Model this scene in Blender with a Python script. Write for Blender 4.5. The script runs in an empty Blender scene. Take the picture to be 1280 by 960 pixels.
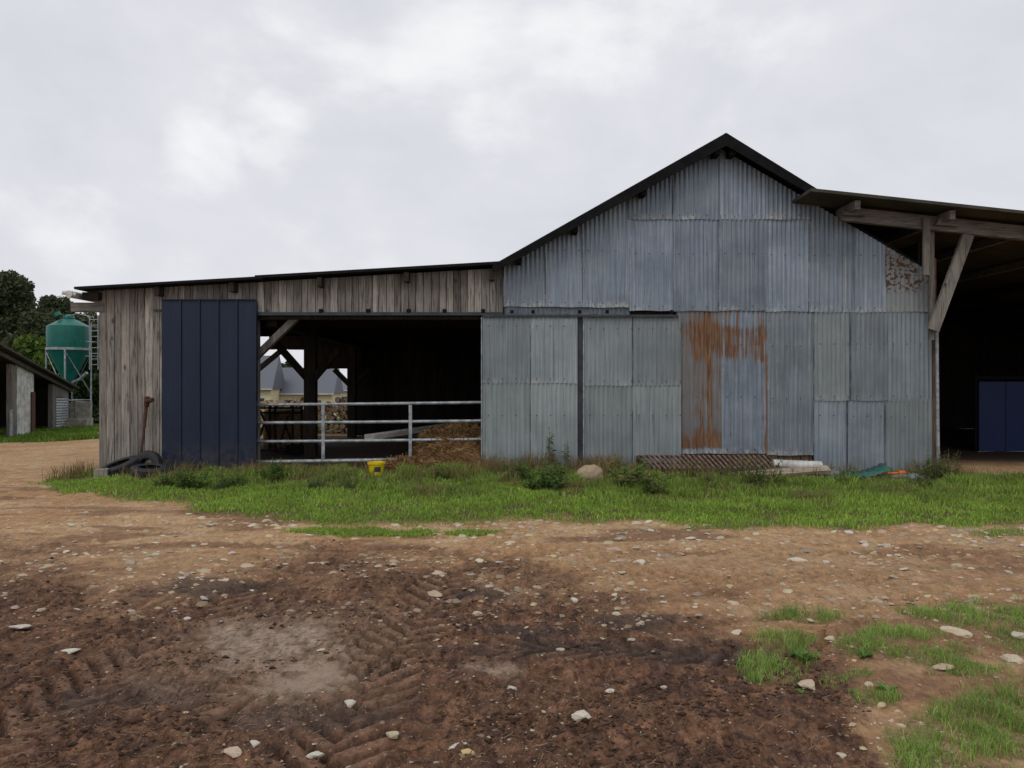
import bpy, math, random
import numpy as np
from mathutils import Vector, Matrix

R = math.radians
SC = bpy.context.scene
COL = SC.collection
rng = np.random.default_rng(7)
random.seed(7)

# ------------------------------------------------------------------ camera
F = 980.0                                    # focal length in photo pixels (1280 wide)
EYE = 1.65
cd = bpy.data.cameras.new("camera"); cam = bpy.data.objects.new("camera", cd); COL.objects.link(cam)
cam.location = (0, 0, EYE); cam.rotation_euler = (R(90), 0, 0)
cd.sensor_width = 36; cd.lens = 36 * F / 1280; cd.clip_start = .05; cd.clip_end = 3000
SC.camera = cam

# ------------------------------------------------------------------ sky, sun, exposure
SUN_EL, SUN_AZ = 52, 205                     # degrees; azimuth 180 = behind the camera
w = bpy.data.worlds.new("World"); SC.world = w; w.use_nodes = True
nt = w.node_tree; nt.nodes.clear(); N = nt.nodes.new; L = nt.links.new
out = N("ShaderNodeOutputWorld"); bg = N("ShaderNodeBackground"); bg.inputs[1].default_value = .1
sky = N("ShaderNodeTexSky"); sky.sky_type = 'NISHITA'; sky.sun_disc = False
sky.sun_elevation = R(SUN_EL); sky.sun_rotation = R(SUN_AZ)
tc = N("ShaderNodeTexCoord")
def wmath(op, a, b=None, clamp=False):
    n = N("ShaderNodeMath"); n.operation = op; n.use_clamp = clamp
    for i, v in enumerate((a, b)):
        if v is None: continue
        if isinstance(v, (int, float)): n.inputs[i].default_value = v
        else: L(v, n.inputs[i])
    return n.outputs[0]
mp = N("ShaderNodeMapping"); mp.inputs[3].default_value = (1, 1, 1.6); L(tc.outputs["Generated"], mp.inputs[0])
n1 = N("ShaderNodeTexNoise"); n1.inputs["Scale"].default_value = 2.6; n1.inputs["Detail"].default_value = 7; n1.inputs["Roughness"].default_value = .62
n1.inputs["Distortion"].default_value = .35; L(mp.outputs[0], n1.inputs["Vector"])
n2 = N("ShaderNodeTexNoise"); n2.inputs["Scale"].default_value = 7; n2.inputs["Detail"].default_value = 6; L(mp.outputs[0], n2.inputs["Vector"])
spots = None
for px, py, rad, amp in ((255, 190, .085, 1.0), (345, 165, .10, .9), (600, 165, .10, .75), (720, 45, .12, .7), (560, 60, .2, .45),
                         (80, 280, .12, .55), (920, 100, .10, .45), (400, 90, .22, .4), (450, 250, .2, .3)):
    d = Vector(((px - 640) / F, 1, (480 - py) / F)).normalized()
    v = N("ShaderNodeVectorMath"); v.operation = 'DISTANCE'; L(tc.outputs["Generated"], v.inputs[0]); v.inputs[1].default_value = d
    mr = N("ShaderNodeMapRange"); mr.interpolation_type = 'SMOOTHERSTEP'; mr.inputs[1].default_value = 0; mr.inputs[2].default_value = rad
    mr.inputs[3].default_value = amp; mr.inputs[4].default_value = 0; L(v.outputs["Value"], mr.inputs[0])
    spots = mr.outputs[0] if spots is None else wmath('MAXIMUM', spots, mr.outputs[0])
nn = wmath('ADD', wmath('MULTIPLY', n1.outputs[0], .7), wmath('MULTIPLY', n2.outputs[0], .45))
brr = N("ShaderNodeMapRange"); brr.interpolation_type = 'SMOOTHSTEP'; brr.inputs[1].default_value = .63; brr.inputs[2].default_value = .86
L(wmath('ADD', nn, wmath('MULTIPLY', spots, .20)), brr.inputs[0]); bright = brr.outputs[0]
base = wmath('MULTIPLY', wmath('SUBTRACT', nn, .40), 2.9, True)
rp = N("ShaderNodeValToRGB"); rp.color_ramp.elements[0].color = (.585, .595, .64, 1); rp.color_ramp.elements[1].color = (.70, .70, .735, 1)
L(base, rp.inputs[0])
mx = N("ShaderNodeMix"); mx.data_type = 'RGBA'; L(bright, mx.inputs[0]); L(rp.outputs[0], mx.inputs[6]); mx.inputs[7].default_value = (.81, .81, .82, 1)
sc_ = N("ShaderNodeVectorMath"); sc_.operation = 'SCALE'; sc_.inputs["Scale"].default_value = 10; L(mx.outputs[2], sc_.inputs[0])
mx2 = N("ShaderNodeMix"); mx2.data_type = 'RGBA'; mx2.inputs[0].default_value = .96
L(sky.outputs[0], mx2.inputs[6]); L(sc_.outputs[0], mx2.inputs[7])
L(mx2.outputs[2], bg.inputs[0]); L(bg.outputs[0], out.inputs[0])

sl = bpy.data.lights.new("sun", 'SUN'); sl.energy = .75; sl.angle = R(25); sl.color = (1, .97, .93)
so = bpy.data.objects.new("sun", sl); COL.objects.link(so)
sd = Vector((math.sin(R(SUN_AZ)) * math.cos(R(SUN_EL)), math.cos(R(SUN_AZ)) * math.cos(R(SUN_EL)), math.sin(R(SUN_EL))))
so.rotation_euler = sd.to_track_quat('Z', 'Y').to_euler(); so.location = (0, 0, 30)
SC.view_settings.view_transform = 'Standard'; SC.view_settings.look = 'None'
SC.view_settings.gamma = 1; SC.view_settings.use_curve_mapping = False; SC.view_settings.exposure = .22
SC.cycles.max_bounces = 6; SC.cycles.use_denoising = True

# ------------------------------------------------------------------ helpers
def P(px, py, d):                            # photo pixel at distance d -> world point
    return Vector(((px - 640) / F * d, d, EYE + (480 - py) / F * d))
def PX(px, d=14.7): return (px - 640) / F * d
def PZ(py, d=14.7): return EYE + (480 - py) / F * d
def G(px, py):                               # photo pixel -> level ground
    d = EYE * F / (py - 480.0)
    return ((px - 640) / F * d, d)
_T = [np.random.default_rng(100 + i).random((256, 256)) for i in range(8)]
def vn(x, y, s=0):
    T = _T[s % 8]
    xi = np.floor(x).astype(int); yi = np.floor(y).astype(int); fx = x - xi; fy = y - yi
    fx = fx * fx * (3 - 2 * fx); fy = fy * fy * (3 - 2 * fy)
    a = T[xi % 256, yi % 256]; b = T[(xi + 1) % 256, yi % 256]; c = T[xi % 256, (yi + 1) % 256]; d = T[(xi + 1) % 256, (yi + 1) % 256]
    return (a * (1 - fx) + b * fx) * (1 - fy) + (c * (1 - fx) + d * fx) * fy
def fbm(x, y, s=0, o=4, r=.5):
    t = 0; a = 1; n = 0
    for i in range(o):
        t = t + a * vn(x * 2 ** i + 17.3 * i, y * 2 ** i + 9.1 * i, s + i); n += a; a *= r
    return t / n
def sstep(a, b, x):
    t = np.clip((x - a) / (b - a), 0, 1); return t * t * (3 - 2 * t)

def tag(o, label, cat, group=None, kind=None):
    if label: o["label"] = label
    if cat: o["category"] = cat
    if group: o["group"] = group
    if kind: o["kind"] = kind
    return o
def empty(name, loc, label, cat, group=None):
    o = bpy.data.objects.new(name, None); COL.objects.link(o); o.location = loc; o.empty_display_size = .2
    return tag(o, label, cat, group)

class MB:
    def __init__(s): s.v = []; s.f = []; s.c = []; s.uv = []; s.m = []
    def add(s, vs, fs, col=(.5, .5, .5), mi=0):
        o = len(s.v); s.v += [tuple(v) for v in vs]; s.f += [tuple(i + o for i in f) for f in fs]
        s.c += [tuple(col) + (1,)] * len(vs); s.m += [mi] * len(fs)
        return s
    def box(s, c, size, rot=None, col=(.5, .5, .5), mi=0, jit=0):
        hx, hy, hz = (q / 2 for q in size)
        vs = [Vector((x, y, z)) for x in (-hx, hx) for y in (-hy, hy) for z in (-hz, hz)]
        if jit: vs = [v + Vector((random.uniform(-jit, jit) for _ in range(3))) for v in vs]
        if rot is not None: vs = [rot @ v for v in vs]
        vs = [v + Vector(c) for v in vs]
        return s.add(vs, [(0, 1, 3, 2), (4, 6, 7, 5), (0, 4, 5, 1), (2, 3, 7, 6), (0, 2, 6, 4), (1, 5, 7, 3)], col, mi)
    def bar(s, a, b, wd, ht, up=(0, 0, 1), col=(.5, .5, .5), mi=0):
        a = Vector(a); b = Vector(b); d = b - a; l = d.length; d.normalize(); u = Vector(up)
        sx = d.cross(u)
        if sx.length < 1e-4: sx = d.cross(Vector((0, 1, 0)))
        sx.normalize(); u = sx.cross(d)
        M = Matrix((sx, d, u)).transposed()
        return s.box((a + b) / 2, (wd, l, ht), M, col, mi)
    def tube(s, pts, r, n=10, col=(.5, .5, .5), cap=True, mi=0, mcap=None):
        pts = [Vector(p) for p in pts]; rs = r if isinstance(r, (list, tuple)) else [r] * len(pts)
        vs = []; fs = []; t0 = (pts[1] - pts[0]).normalized()
        ref = Vector((0, 0, 1)) if abs(t0.z) < .9 else Vector((1, 0, 0))
        for i, p in enumerate(pts):
            t = (pts[min(i + 1, len(pts) - 1)] - pts[max(i - 1, 0)]).normalized()
            a = t.cross(ref).normalized(); b = a.cross(t)
            for k in range(n):
                q = 2 * math.pi * k / n; vs.append(p + (a * math.cos(q) + b * math.sin(q)) * rs[i])
        for i in range(len(pts) - 1):
            for k in range(n):
                fs.append((i * n + k, i * n + (k + 1) % n, (i + 1) * n + (k + 1) % n, (i + 1) * n + k))
        s.add(vs, fs, col, mi)
        if cap:
            o = len(s.v) - len(vs); mc = mi if mcap is None else mcap
            s.f.append(tuple(o + k for k in range(n))[::-1]); s.f.append(tuple(o + (len(pts) - 1) * n + k for k in range(n))); s.m += [mc, mc]
        return s
    def lathe(s, prof, n=32, c=(0, 0, 0), M=None, col=(.5, .5, .5), close=False):
        vs = []; fs = []
        for r, z in prof:
            for k in range(n):
                q = 2 * math.pi * k / n; v = Vector((r * math.cos(q), r * math.sin(q), z))
                vs.append((M @ v if M is not None else v) + Vector(c))
        m = len(prof)
        for i in range(m if close else m - 1):
            j = (i + 1) % m
            for k in range(n): fs.append((i * n + k, i * n + (k + 1) % n, j * n + (k + 1) % n, j * n + k))
        return s.add(vs, fs, col)
    def prism(s, poly, d0, d1, axis='y', col=(.5, .5, .5), mi=0):      # polygon in (x,z), extruded along y
        n = len(poly)
        vs = [(x, d0, z) for x, z in poly] + [(x, d1, z) for x, z in poly]
        fs = [tuple(range(n)), tuple(range(2 * n - 1, n - 1, -1))] + [(i, i + n, (i + 1) % n + n, (i + 1) % n) for i in range(n)]
        return s.add(vs, fs, col, mi)
    def build(s, name, mat, parent=None, smooth=False, angle=35, uv=None):
        me = bpy.data.meshes.new(name)
        off = parent_world(parent)
        me.from_pydata([(x - off[0], y - off[1], z - off[2]) for x, y, z in s.v], [], s.f)
        for m in (mat if isinstance(mat, (list, tuple)) else [mat]): me.materials.append(m)
        a = me.color_attributes.new("tint", 'FLOAT_COLOR', 'POINT'); a.data.foreach_set("color", np.array(s.c, dtype=np.float32).ravel())
        if any(s.m): me.polygons.foreach_set("material_index", s.m)
        if uv is not None:
            ul = me.uv_layers.new(name="UVMap"); li = np.zeros(len(me.loops), dtype=np.int32); me.loops.foreach_get("vertex_index", li)
            ul.data.foreach_set("uv", np.array(uv, dtype=np.float32)[li].ravel())
        if smooth:
            me.polygons.foreach_set("use_smooth", [True] * len(me.polygons)); me.set_sharp_from_angle(angle=R(angle))
        me.update()
        o = bpy.data.objects.new(name, me); COL.objects.link(o)
        if parent is not None: o.parent = parent
        return o
def parent_world(p):
    v = Vector((0, 0, 0))
    while p is not None: v += p.location; p = p.parent
    return v
def np_mesh(name, v, quads=None, tris=None, mat=None, cols=None, smooth=False, attrs=None):
    me = bpy.data.meshes.new(name); me.vertices.add(len(v)); me.vertices.foreach_set("co", np.asarray(v, dtype=np.float32).ravel())
    nq = 0 if quads is None else len(quads); ntr = 0 if tris is None else len(tris)
    idx = np.concatenate([x.ravel() for x in ((quads if nq else np.zeros((0, 4), int)), (tris if ntr else np.zeros((0, 3), int)))]).astype(np.int32)
    me.loops.add(len(idx)); me.loops.foreach_set("vertex_index", idx)
    me.polygons.add(nq + ntr)
    me.polygons.foreach_set("loop_start", np.concatenate([np.arange(nq) * 4, nq * 4 + np.arange(ntr) * 3]).astype(np.int32))
    if cols is not None:
        c = np.ones((len(v), 4), np.float32); c[:, :3] = cols
        a = me.color_attributes.new("tint", 'FLOAT_COLOR', 'POINT'); a.data.foreach_set("color", c.ravel())
    for k, x in (attrs or {}).items():
        a = me.attributes.new(k, 'FLOAT', 'POINT'); a.data.foreach_set("value", np.asarray(x, dtype=np.float32))
    if mat: me.materials.append(mat)
    me.update(calc_edges=True); me.validate()
    if smooth: me.polygons.foreach_set("use_smooth", np.ones(nq + ntr, dtype=bool))
    o = bpy.data.objects.new(name, me); COL.objects.link(o); return o

# ------------------------------------------------------------------ materials
class NT:
    def __init__(s, name):
        s.m = bpy.data.materials.new(name); s.m.use_nodes = True; s.t = s.m.node_tree; s.t.nodes.clear()
        s.out = s.t.nodes.new("ShaderNodeOutputMaterial"); s.p = s.t.nodes.new("ShaderNodeBsdfPrincipled"); s.t.links.new(s.p.outputs[0], s.out.inputs[0])
    def n(s, t): return s.t.nodes.new("ShaderNode" + t)
    def l(s, a, b): s.t.links.new(a, b)
    def set(s, inp, v):
        if isinstance(v, (int, float, tuple, list)): inp.default_value = v
        else: s.l(v, inp)
    def coord(s, kind="Object", scale=(1, 1, 1), seed=True):
        c = s.n("TexCoord").outputs[kind]
        m = s.n("Mapping"); s.l(c, m.inputs[0]); m.inputs[3].default_value = scale
        if seed:
            a = s.n("Attribute"); a.attribute_type = 'OBJECT'; a.attribute_name = "seed"; s.l(a.outputs["Vector"], m.inputs[1])
        return m.outputs[0]
    def noise(s, vec, scale, detail=4, rough=.5, dist=0, w=None):
        x = s.n("TexNoise"); x.inputs["Scale"].default_value = scale; x.inputs["Detail"].default_value = detail; x.inputs["Roughness"].default_value = rough
        x.inputs["Distortion"].default_value = dist
        if w is not None: x.noise_dimensions = '4D'; s.set(x.inputs["W"], w)
        s.l(vec, x.inputs["Vector"]); return x.outputs[0]
    def vor(s, vec, scale, feat='F1', out="Distance"):
        x = s.n("TexVoronoi"); x.feature = feat; x.inputs["Scale"].default_value = scale; s.l(vec, x.inputs["Vector"]); return x.outputs[out]
    def math(s, op, a, b=0.0, clamp=False):
        x = s.n("Math"); x.operation = op; x.use_clamp = clamp; s.set(x.inputs[0], a); s.set(x.inputs[1], b); return x.outputs[0]
    def rng(s, v, a, b, c=0.0, d=1.0):
        x = s.n("MapRange"); x.interpolation_type = 'SMOOTHSTEP'; s.set(x.inputs[0], v)
        for i, q in enumerate((a, b, c, d)): s.set(x.inputs[i + 1], q)
        return x.outputs[0]
    def mix(s, f, a, b, mode='MIX'):
        x = s.n("Mix"); x.data_type = 'RGBA'; x.blend_type = mode; s.set(x.inputs[0], f)
        s.set(x.inputs[6], tuple(a) + (1,) if isinstance(a, (tuple, list)) and len(a) == 3 else a)
        s.set(x.inputs[7], tuple(b) + (1,) if isinstance(b, (tuple, list)) and len(b) == 3 else b); return x.outputs[2]
    def ramp(s, f, stops):
        x = s.n("ValToRGB"); e = x.color_ramp.elements
        while len(e) < len(stops): e.new(.5)
        for i, (p, c) in enumerate(stops): e[i].position = p; e[i].color = tuple(c) + (1,)
        s.l(f, x.inputs[0]); return x.outputs[0]
    def attr(s, name="tint", out="Color", typ='GEOMETRY'):
        a = s.n("Attribute"); a.attribute_type = typ; a.attribute_name = name; return a.outputs[out]
    def bump(s, h, strength=.4, dist=.01):
        b = s.n("Bump"); b.inputs["Strength"].default_value = strength; b.inputs["Distance"].default_value = dist; s.l(h, b.inputs["Height"]); s.l(b.outputs[0], s.p.inputs["Normal"])
    def fin(s, col, rough=.8, metal=0.0, spec=.4):
        s.set(s.p.inputs["Base Color"], tuple(col) + (1,) if isinstance(col, (tuple, list)) else col); s.set(s.p.inputs["Roughness"], rough); s.set(s.p.inputs["Metallic"], metal)
        s.p.inputs["Specular IOR Level"].default_value = spec; return s.m

def mat_simple(name, col, rough=.7, metal=0.0, var=.25, scale=6, spec=.35, bump=.2, streak=0.0, splash=0.0):
    t = NT(name); c = t.coord(seed=False)
    n = t.noise(c, scale, 6, .6)
    f = t.rng(n, .3, .7)
    k = t.mix(f, [x * (1 - var) for x in col], [min(1, x * (1 + var)) for x in col])
    if streak:
        cs = t.coord(scale=(14, 14, .7), seed=False); k = t.mix(t.rng(t.noise(cs, 2, 4), .45, .75, 0, streak), k, [x * .45 for x in col])
    if splash:
        sz = t.n("SeparateXYZ"); t.l(c, sz.inputs[0]); sp_ = t.math('MULTIPLY', t.rng(sz.outputs[2], 0.0, .75, splash, 0), t.rng(t.noise(c, 7, 6, .7), .35, .62)); k = t.mix(sp_, k, (.12, .085, .06))
        k = t.mix(t.rng(t.noise(t.coord(scale=(2.5, 2.5, .35), seed=False), 2, 6, .7), .48, .72, 0, .12), k, (.05, .06, .08))
    t.bump(t.noise(c, scale * 6, 5), bump, .01)
    return t.fin(k, t.rng(n, .2, .8, max(.05, rough - .1), min(1, rough + .1)), metal, spec)

def mat_wood(name, c0, c1, dark, axis='z', rough=.85, mult=1.0):
    t = NT(name); tint = t.attr(); sep = t.n("SeparateColor"); t.l(tint, sep.inputs[0])
    sc = {'z': (1, 1, .06), 'x': (.06, 1, 1), 'y': (1, .06, 1)}[axis]
    c = t.coord(scale=sc, seed=False); off = t.math('MULTIPLY', sep.outputs[1], 40.0)
    g = t.noise(c, 42, 6, .65, .4, off); g2 = t.noise(c, 9, 4, .6, .5, off)
    co = t.coord(seed=False); big = t.noise(co, 1.3, 4, .6, 0, off)
    k = t.mix(t.rng(g2, .3, .72), c0, c1)
    k = t.mix(t.rng(g, .47, .64, 0, .85), k, dark)
    kn = t.vor(t.coord(scale=(1, 1, .55), seed=False), 3.1); k = t.mix(t.rng(kn, .05, .13, .75, 0), k, [x * .5 for x in dark])
    k = t.mix(t.rng(big, .35, .75, 0, .45), k, [x * .9 for x in dark])
    tone = t.n("CombineColor"); m = t.math('MULTIPLY', sep.outputs[0], 2.0 * mult)
    for i in range(3): t.l(m, tone.inputs[i])
    k = t.mix(1.0, k, tone.outputs[0], 'MULTIPLY')
    t.bump(g, .5, .006)
    return t.fin(k, rough, 0, .2)

def mat_galv(name, mode='plain', c0=(.138, .172, .218), c1=(.300, .352, .415)):
    t = NT(name); tone = t.attr("tone", "Fac", 'OBJECT'); warm = t.attr("warm", "Fac", 'OBJECT')
    uv = t.n("TexCoord").outputs["UV"]; su = t.n("SeparateXYZ"); t.l(uv, su.inputs[0]); u, v = su.outputs[0], su.outputs[1]
    c = t.coord(); cs = t.coord(scale=(22, 22, .5)); cl = t.coord(scale=(9, 9, .35))
    st = t.noise(cs, 1.6, 5, .62); big = t.noise(c, 1.7, 5, .6); fine = t.noise(c, 55, 3, .6)
    f = t.math('ADD', t.math('MULTIPLY', st, .55), t.math('MULTIPLY', big, .45))
    k = t.mix(t.rng(f, .34, .68), c0, c1)
    k = t.mix(t.rng(fine, .45, .75, 0, .22), k, (.34, .37, .40))
    k = t.mix(warm, k, t.mix(t.rng(f, .34, .68), (.205, .236, .245), (.335, .372, .376)))
    # dark run-off streaks from the top, white zinc bloom along lower edge and lap
    dk = t.math('MULTIPLY', t.rng(t.noise(cl, 2.3, 5, .7), .52, .74), .55); k = t.mix(dk, k, (.075, .087, .10))
    we = t.math('MULTIPLY', t.rng(t.noise(t.coord(scale=(16, 16, 5)), 1.5, 5, .7), .43, .62), t.math('MULTIPLY', t.rng(v, .0, .17, 1.1, 0), t.rng(t.noise(t.coord(scale=(2, 2, 2)), 1.4, 3), .34, .56)))
    we2 = t.math('MULTIPLY', t.rng(t.noise(t.coord(scale=(10, 10, 3)), 2.2, 5, .7), .52, .66), t.rng(u, .0, .10, .95, 0))
    we3 = t.math('MULTIPLY', t.rng(t.noise(cs, 1.1, 6, .72), .56, .70), t.rng(big, .42, .58, 0, .75))
    ww = t.math('MULTIPLY', t.math('MAXIMUM', t.math('MAXIMUM', we, we2), we3), t.attr("bloom", "Fac", 'OBJECT'))
    k = t.mix(ww, k, (.46, .46, .44))
    tn = t.n("CombineColor"); [t.l(tone, tn.inputs[i]) for i in range(3)]; k = t.mix(1.0, k, tn.outputs[0], 'MULTIPLY')
    lap_shade = t.math('MULTIPLY', t.rng(u, .012, .03, 1, 0), t.rng(t.noise(t.coord(scale=(3, 3, 2)), 1.5, 4), .38, .55, .35, .95)); k = t.mix(lap_shade, k, (.035, .04, .048))  # gap shadow at the sheet lap painted as a dark strip, with dirt
    k = t.mix(t.rng(t.noise(t.coord(scale=(.6, .6, .8)), 2.2, 4), .5, .66, 0, .16), k, (.20, .205, .19))
    fu = t.math('ABSOLUTE', t.math('SUBTRACT', t.math('FRACT', t.math('DIVIDE', u, .258)), .5)); fv = t.math('FRACT', t.math('DIVIDE', t.math('ADD', v, -.07), .98))
    nail = t.math('MULTIPLY', t.rng(fu, .035, .07, 1, 0), t.rng(t.math('ABSOLUTE', t.math('SUBTRACT', fv, .012)), .008, .018, 1, 0))
    run = t.math('MULTIPLY', t.math('MULTIPLY', t.rng(fu, .02, .06, 1, 0), t.rng(fv, .80, .995)), t.rng(t.noise(t.coord(scale=(3, 3, 1)), 3, 3), .48, .62, 0, .55))
    k = t.mix(run, k, (.13, .085, .055)); k = t.mix(t.math('MULTIPLY', nail, .8), k, (.05, .05, .052))
    rough = t.rng(big, .3, .7, .46, .66); metal = .35
    if mode in ('streak', 'partial'):
        rs = t.noise(t.coord(scale=(17, 17, .38)), 1.5, 5, .6)
        vert = t.math('ADD', t.math('MULTIPLY', t.math('MULTIPLY', t.rng(v, 1.6, 2.1), t.rng(v, 2.55, 2.35)), .7), t.math('ADD', t.math('MULTIPLY', t.math('MULTIPLY', t.rng(v, .06, .12), t.rng(v, .5, .2)), .75), t.math('MULTIPLY', t.math('MULTIPLY', t.rng(u, .25, .42), t.rng(u, .86, .74)), t.rng(v, .06, .2, 0, .62)))) if mode == 'streak' else t.math('MAXIMUM', t.rng(v, 1.55, 2.0), t.rng(u, .78, .86))
        th = t.math('ADD', rs, t.math('MULTIPLY', vert, .245 if mode == 'streak' else .215)); th = t.math('ADD', th, t.math('MULTIPLY', t.math('SUBTRACT', t.noise(c, 3.5, 4), .5), .35))
        if mode == 'partial': th = t.math('ADD', th, t.math('MULTIPLY', t.rng(v, 2.3, 2.45), -.12))
        msk = t.rng(th, .58, .72, 0, .95)
        rc = t.ramp(t.noise(t.coord(scale=(20, 20, 1.5)), 2.0, 5, .65), [(.25, (.05, .027, .02)), (.45, (.135, .062, .030)), (.58, (.225, .125, .062)), (.75, (.20, .17, .13))])
        spot = t.rng(t.noise(t.coord(scale=(11, 11, 2.4)), 1.3, 4, .6), .55, .68, 0, .85)
        rc = t.mix(t.math('MULTIPLY', spot, t.rng(v, 1.9, 1.2, 1, .2)), rc, (.19, .045, .018))
        if mode == 'streak': k = t.mix(t.math('MULTIPLY', t.rng(st, .4, .62, .45, .82), t.rng(v, .02, .2)), k, (.155, .115, .08))
        k = t.mix(msk, k, rc); rough = t.mix(msk, rough, (.9, .9, .9)); metal = t.math('MULTIPLY', t.math('SUBTRACT', 1.0, msk), .35)
    if mode == 'flaky':
        fl = t.noise(t.coord(scale=(1, 1, 1.3)), 13, 4, .55, .3); z = t.noise(c, 2.4, 3, .5)
        msk = t.math('MULTIPLY', t.rng(fl, .50, .55), t.rng(v, .3, .45)); msk = t.math('MULTIPLY', msk, t.rng(z, .30, .40))
        k = t.mix(.5, k, (.25, .25, .23)); k = t.mix(msk, k, (.10, .045, .022)); rough = .8; metal = .1
    t.bump(fine, .12, .004)
    return t.fin(k, rough, metal, .4)

M = {}
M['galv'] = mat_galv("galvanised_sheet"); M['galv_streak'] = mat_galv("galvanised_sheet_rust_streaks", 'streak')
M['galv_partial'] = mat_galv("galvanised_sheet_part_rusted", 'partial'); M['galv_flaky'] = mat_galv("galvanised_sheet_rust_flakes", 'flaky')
M['board'] = mat_wood("weathered_boards", (.225, .203, .178), (.375, .342, .30), (.058, .049, .043))
M['beam_x'] = mat_wood("weathered_beam", (.165, .148, .128), (.25, .23, .205), (.06, .052, .046), 'x')
M['beam_z'] = mat_wood("weathered_post", (.165, .148, .128), (.25, .23, .205), (.06, .052, .046), 'z')
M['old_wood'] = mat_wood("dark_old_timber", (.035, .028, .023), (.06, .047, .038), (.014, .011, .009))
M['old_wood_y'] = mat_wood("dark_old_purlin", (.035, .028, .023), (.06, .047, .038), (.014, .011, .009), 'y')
M['shade_fitting_black'] = mat_simple("verge_shade_fitting_black", (.008, .008, .009), .85, var=.5, spec=.12)  # overhang shade put into the colour; brackets and clips share it
M['roof'] = mat_simple("fibre_cement_roof", (.052, .047, .034), .9, var=.4, scale=2)
M['roof_dark'] = mat_simple("dark_roof_sheet", (.012, .012, .013), .85, var=.4, scale=3, spec=.15)
M['blue'] = mat_simple("navy_painted_steel", (.0062, .0145, .038), .42, var=.12, scale=1.5, bump=.04, streak=.25, splash=.45)
M['blue2'] = mat_simple("blue_painted_panel", (.008, .023, .095), .6, var=.2, bump=.05)
M['tube'] = mat_simple("galvanised_tube", (.30, .32, .335), .5, .4, var=.38, scale=9, bump=.08)
M['steel_dark'] = mat_simple("dark_steel", (.05, .055, .062), .6, .4, var=.3)
M['rust'] = mat_simple("rusty_iron", (.085, .040, .025), .9, .1, var=.5, scale=14)
M['rust_dark'] = mat_simple("dark_rusty_iron", (.075, .042, .03), .9, .1, var=.5, scale=14)
M['rust_pale'] = mat_simple("pale_rusty_iron", (.20, .135, .105), .9, .1, var=.5, scale=14)
M['rubber'] = mat_simple("worn_black_rubber", (.022, .022, .024), .75, var=.35, scale=10)
M['yellow'] = mat_simple("yellow_plastic", (.72, .53, .012), .38, var=.1, bump=.03)
M['label_dark'] = mat_simple("dark_sticker", (.03, .045, .06), .5, var=.2)
M['white'] = mat_simple("dirty_white_plastic", (.52, .51, .48), .5, var=.25)
M['palewood'] = mat_wood("pale_board", (.30, .25, .19), (.42, .36, .28), (.16, .12, .09), 'x')
M['brownwood'] = mat_wood("brown_rotten_board", (.14, .085, .055), (.22, .14, .09), (.05, .03, .02))
M['green_sheet'] = mat_simple("green_painted_sheet", (.035, .12, .10), .5, var=.25)
M['grey_sheet'] = mat_simple("grey_slab", (.20, .23, .24), .7, var=.3)
M['orange'] = mat_simple("orange_plastic", (.75, .16, .04), .5, var=.2)
M['concrete'] = mat_simple("concrete", (.28, .26, .22), .9, var=.35, scale=5, bump=.4, streak=.3)
M['silo'] = mat_simple("green_fibreglass", (.006, .125, .096), .4, var=.14, scale=3, bump=.03, streak=.5)
M['slate'] = mat_simple("slate_roof", (.13, .14, .165), .6, var=.12, scale=14)
M['render_yellow'] = mat_simple("yellow_render", (.66, .57, .36), .9, var=.08)
M['limewash'] = mat_simple("flaking_white_panel", (.50, .50, .47), .85, var=.35, scale=4, streak=.5)
M['bark'] = mat_simple("bark", (.09, .065, .045), .95, var=.5, scale=12, bump=.8)
M['log_bark'] = mat_simple("log_bark", (.16, .10, .07), .95, var=.5, scale=9, bump=.6)
M['log_end'] = mat_simple("cut_log_end", (.56, .40, .25), .9, var=.45, scale=7)

def mat_tint(name, rough=.8, transl=0.0, mul=1.0, spec=.25):
    t = NT(name); c = t.attr(); p = t.p
    t.l(c, p.inputs["Base Color"]); p.inputs["Roughness"].default_value = rough; p.inputs["Specular IOR Level"].default_value = spec
    if transl:
        tr = t.n("BsdfTranslucent"); t.l(c, tr.inputs[0]); ms = t.n("MixShader"); ms.inputs[0].default_value = transl
        t.l(p.outputs[0], ms.inputs[1]); t.l(tr.outputs[0], ms.inputs[2]); t.l(ms.outputs[0], t.out.inputs[0])
    return t.m
M['grass'] = mat_tint("grass_blades", .6, .35); M['leaf'] = mat_tint("leaves", .55, .3); M['straw'] = mat_tint("straw", .85, .1)

def mat_stone():
    t = NT("field_stone"); a = t.attr("tone", "Color", 'OBJECT'); c = t.coord()
    n = t.noise(c, 9, 6, .6); k = t.mix(t.rng(n, .3, .7), (.50, .455, .37), (.68, .65, .58))
    k = t.mix(t.rng(t.noise(c, 5, 3), .5, .75, 0, .5), k, (.40, .30, .21)); k = t.mix(1.0, k, a, 'MULTIPLY')
    t.bump(t.noise(c, 22, 6), .5, .012); return t.fin(k, .85, 0, .3)
M['stone'] = mat_stone()

# ------------------------------------------------------------------ ground
def poly_inside(px, py, poly):
    inside = np.zeros(px.shape, bool); j = len(poly) - 1
    for i in range(len(poly)):
        xi, yi = poly[i]; xj, yj = poly[j]
        c = ((yi > py) != (yj > py)) & (px < (xj - xi) * (py - yi) / (yj - yi + 1e-12) + xi); inside ^= c; j = i
    return inside
def interp_line(x, pts): return np.interp(x, [p[0] for p in pts], [p[1] for p in pts])
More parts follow.
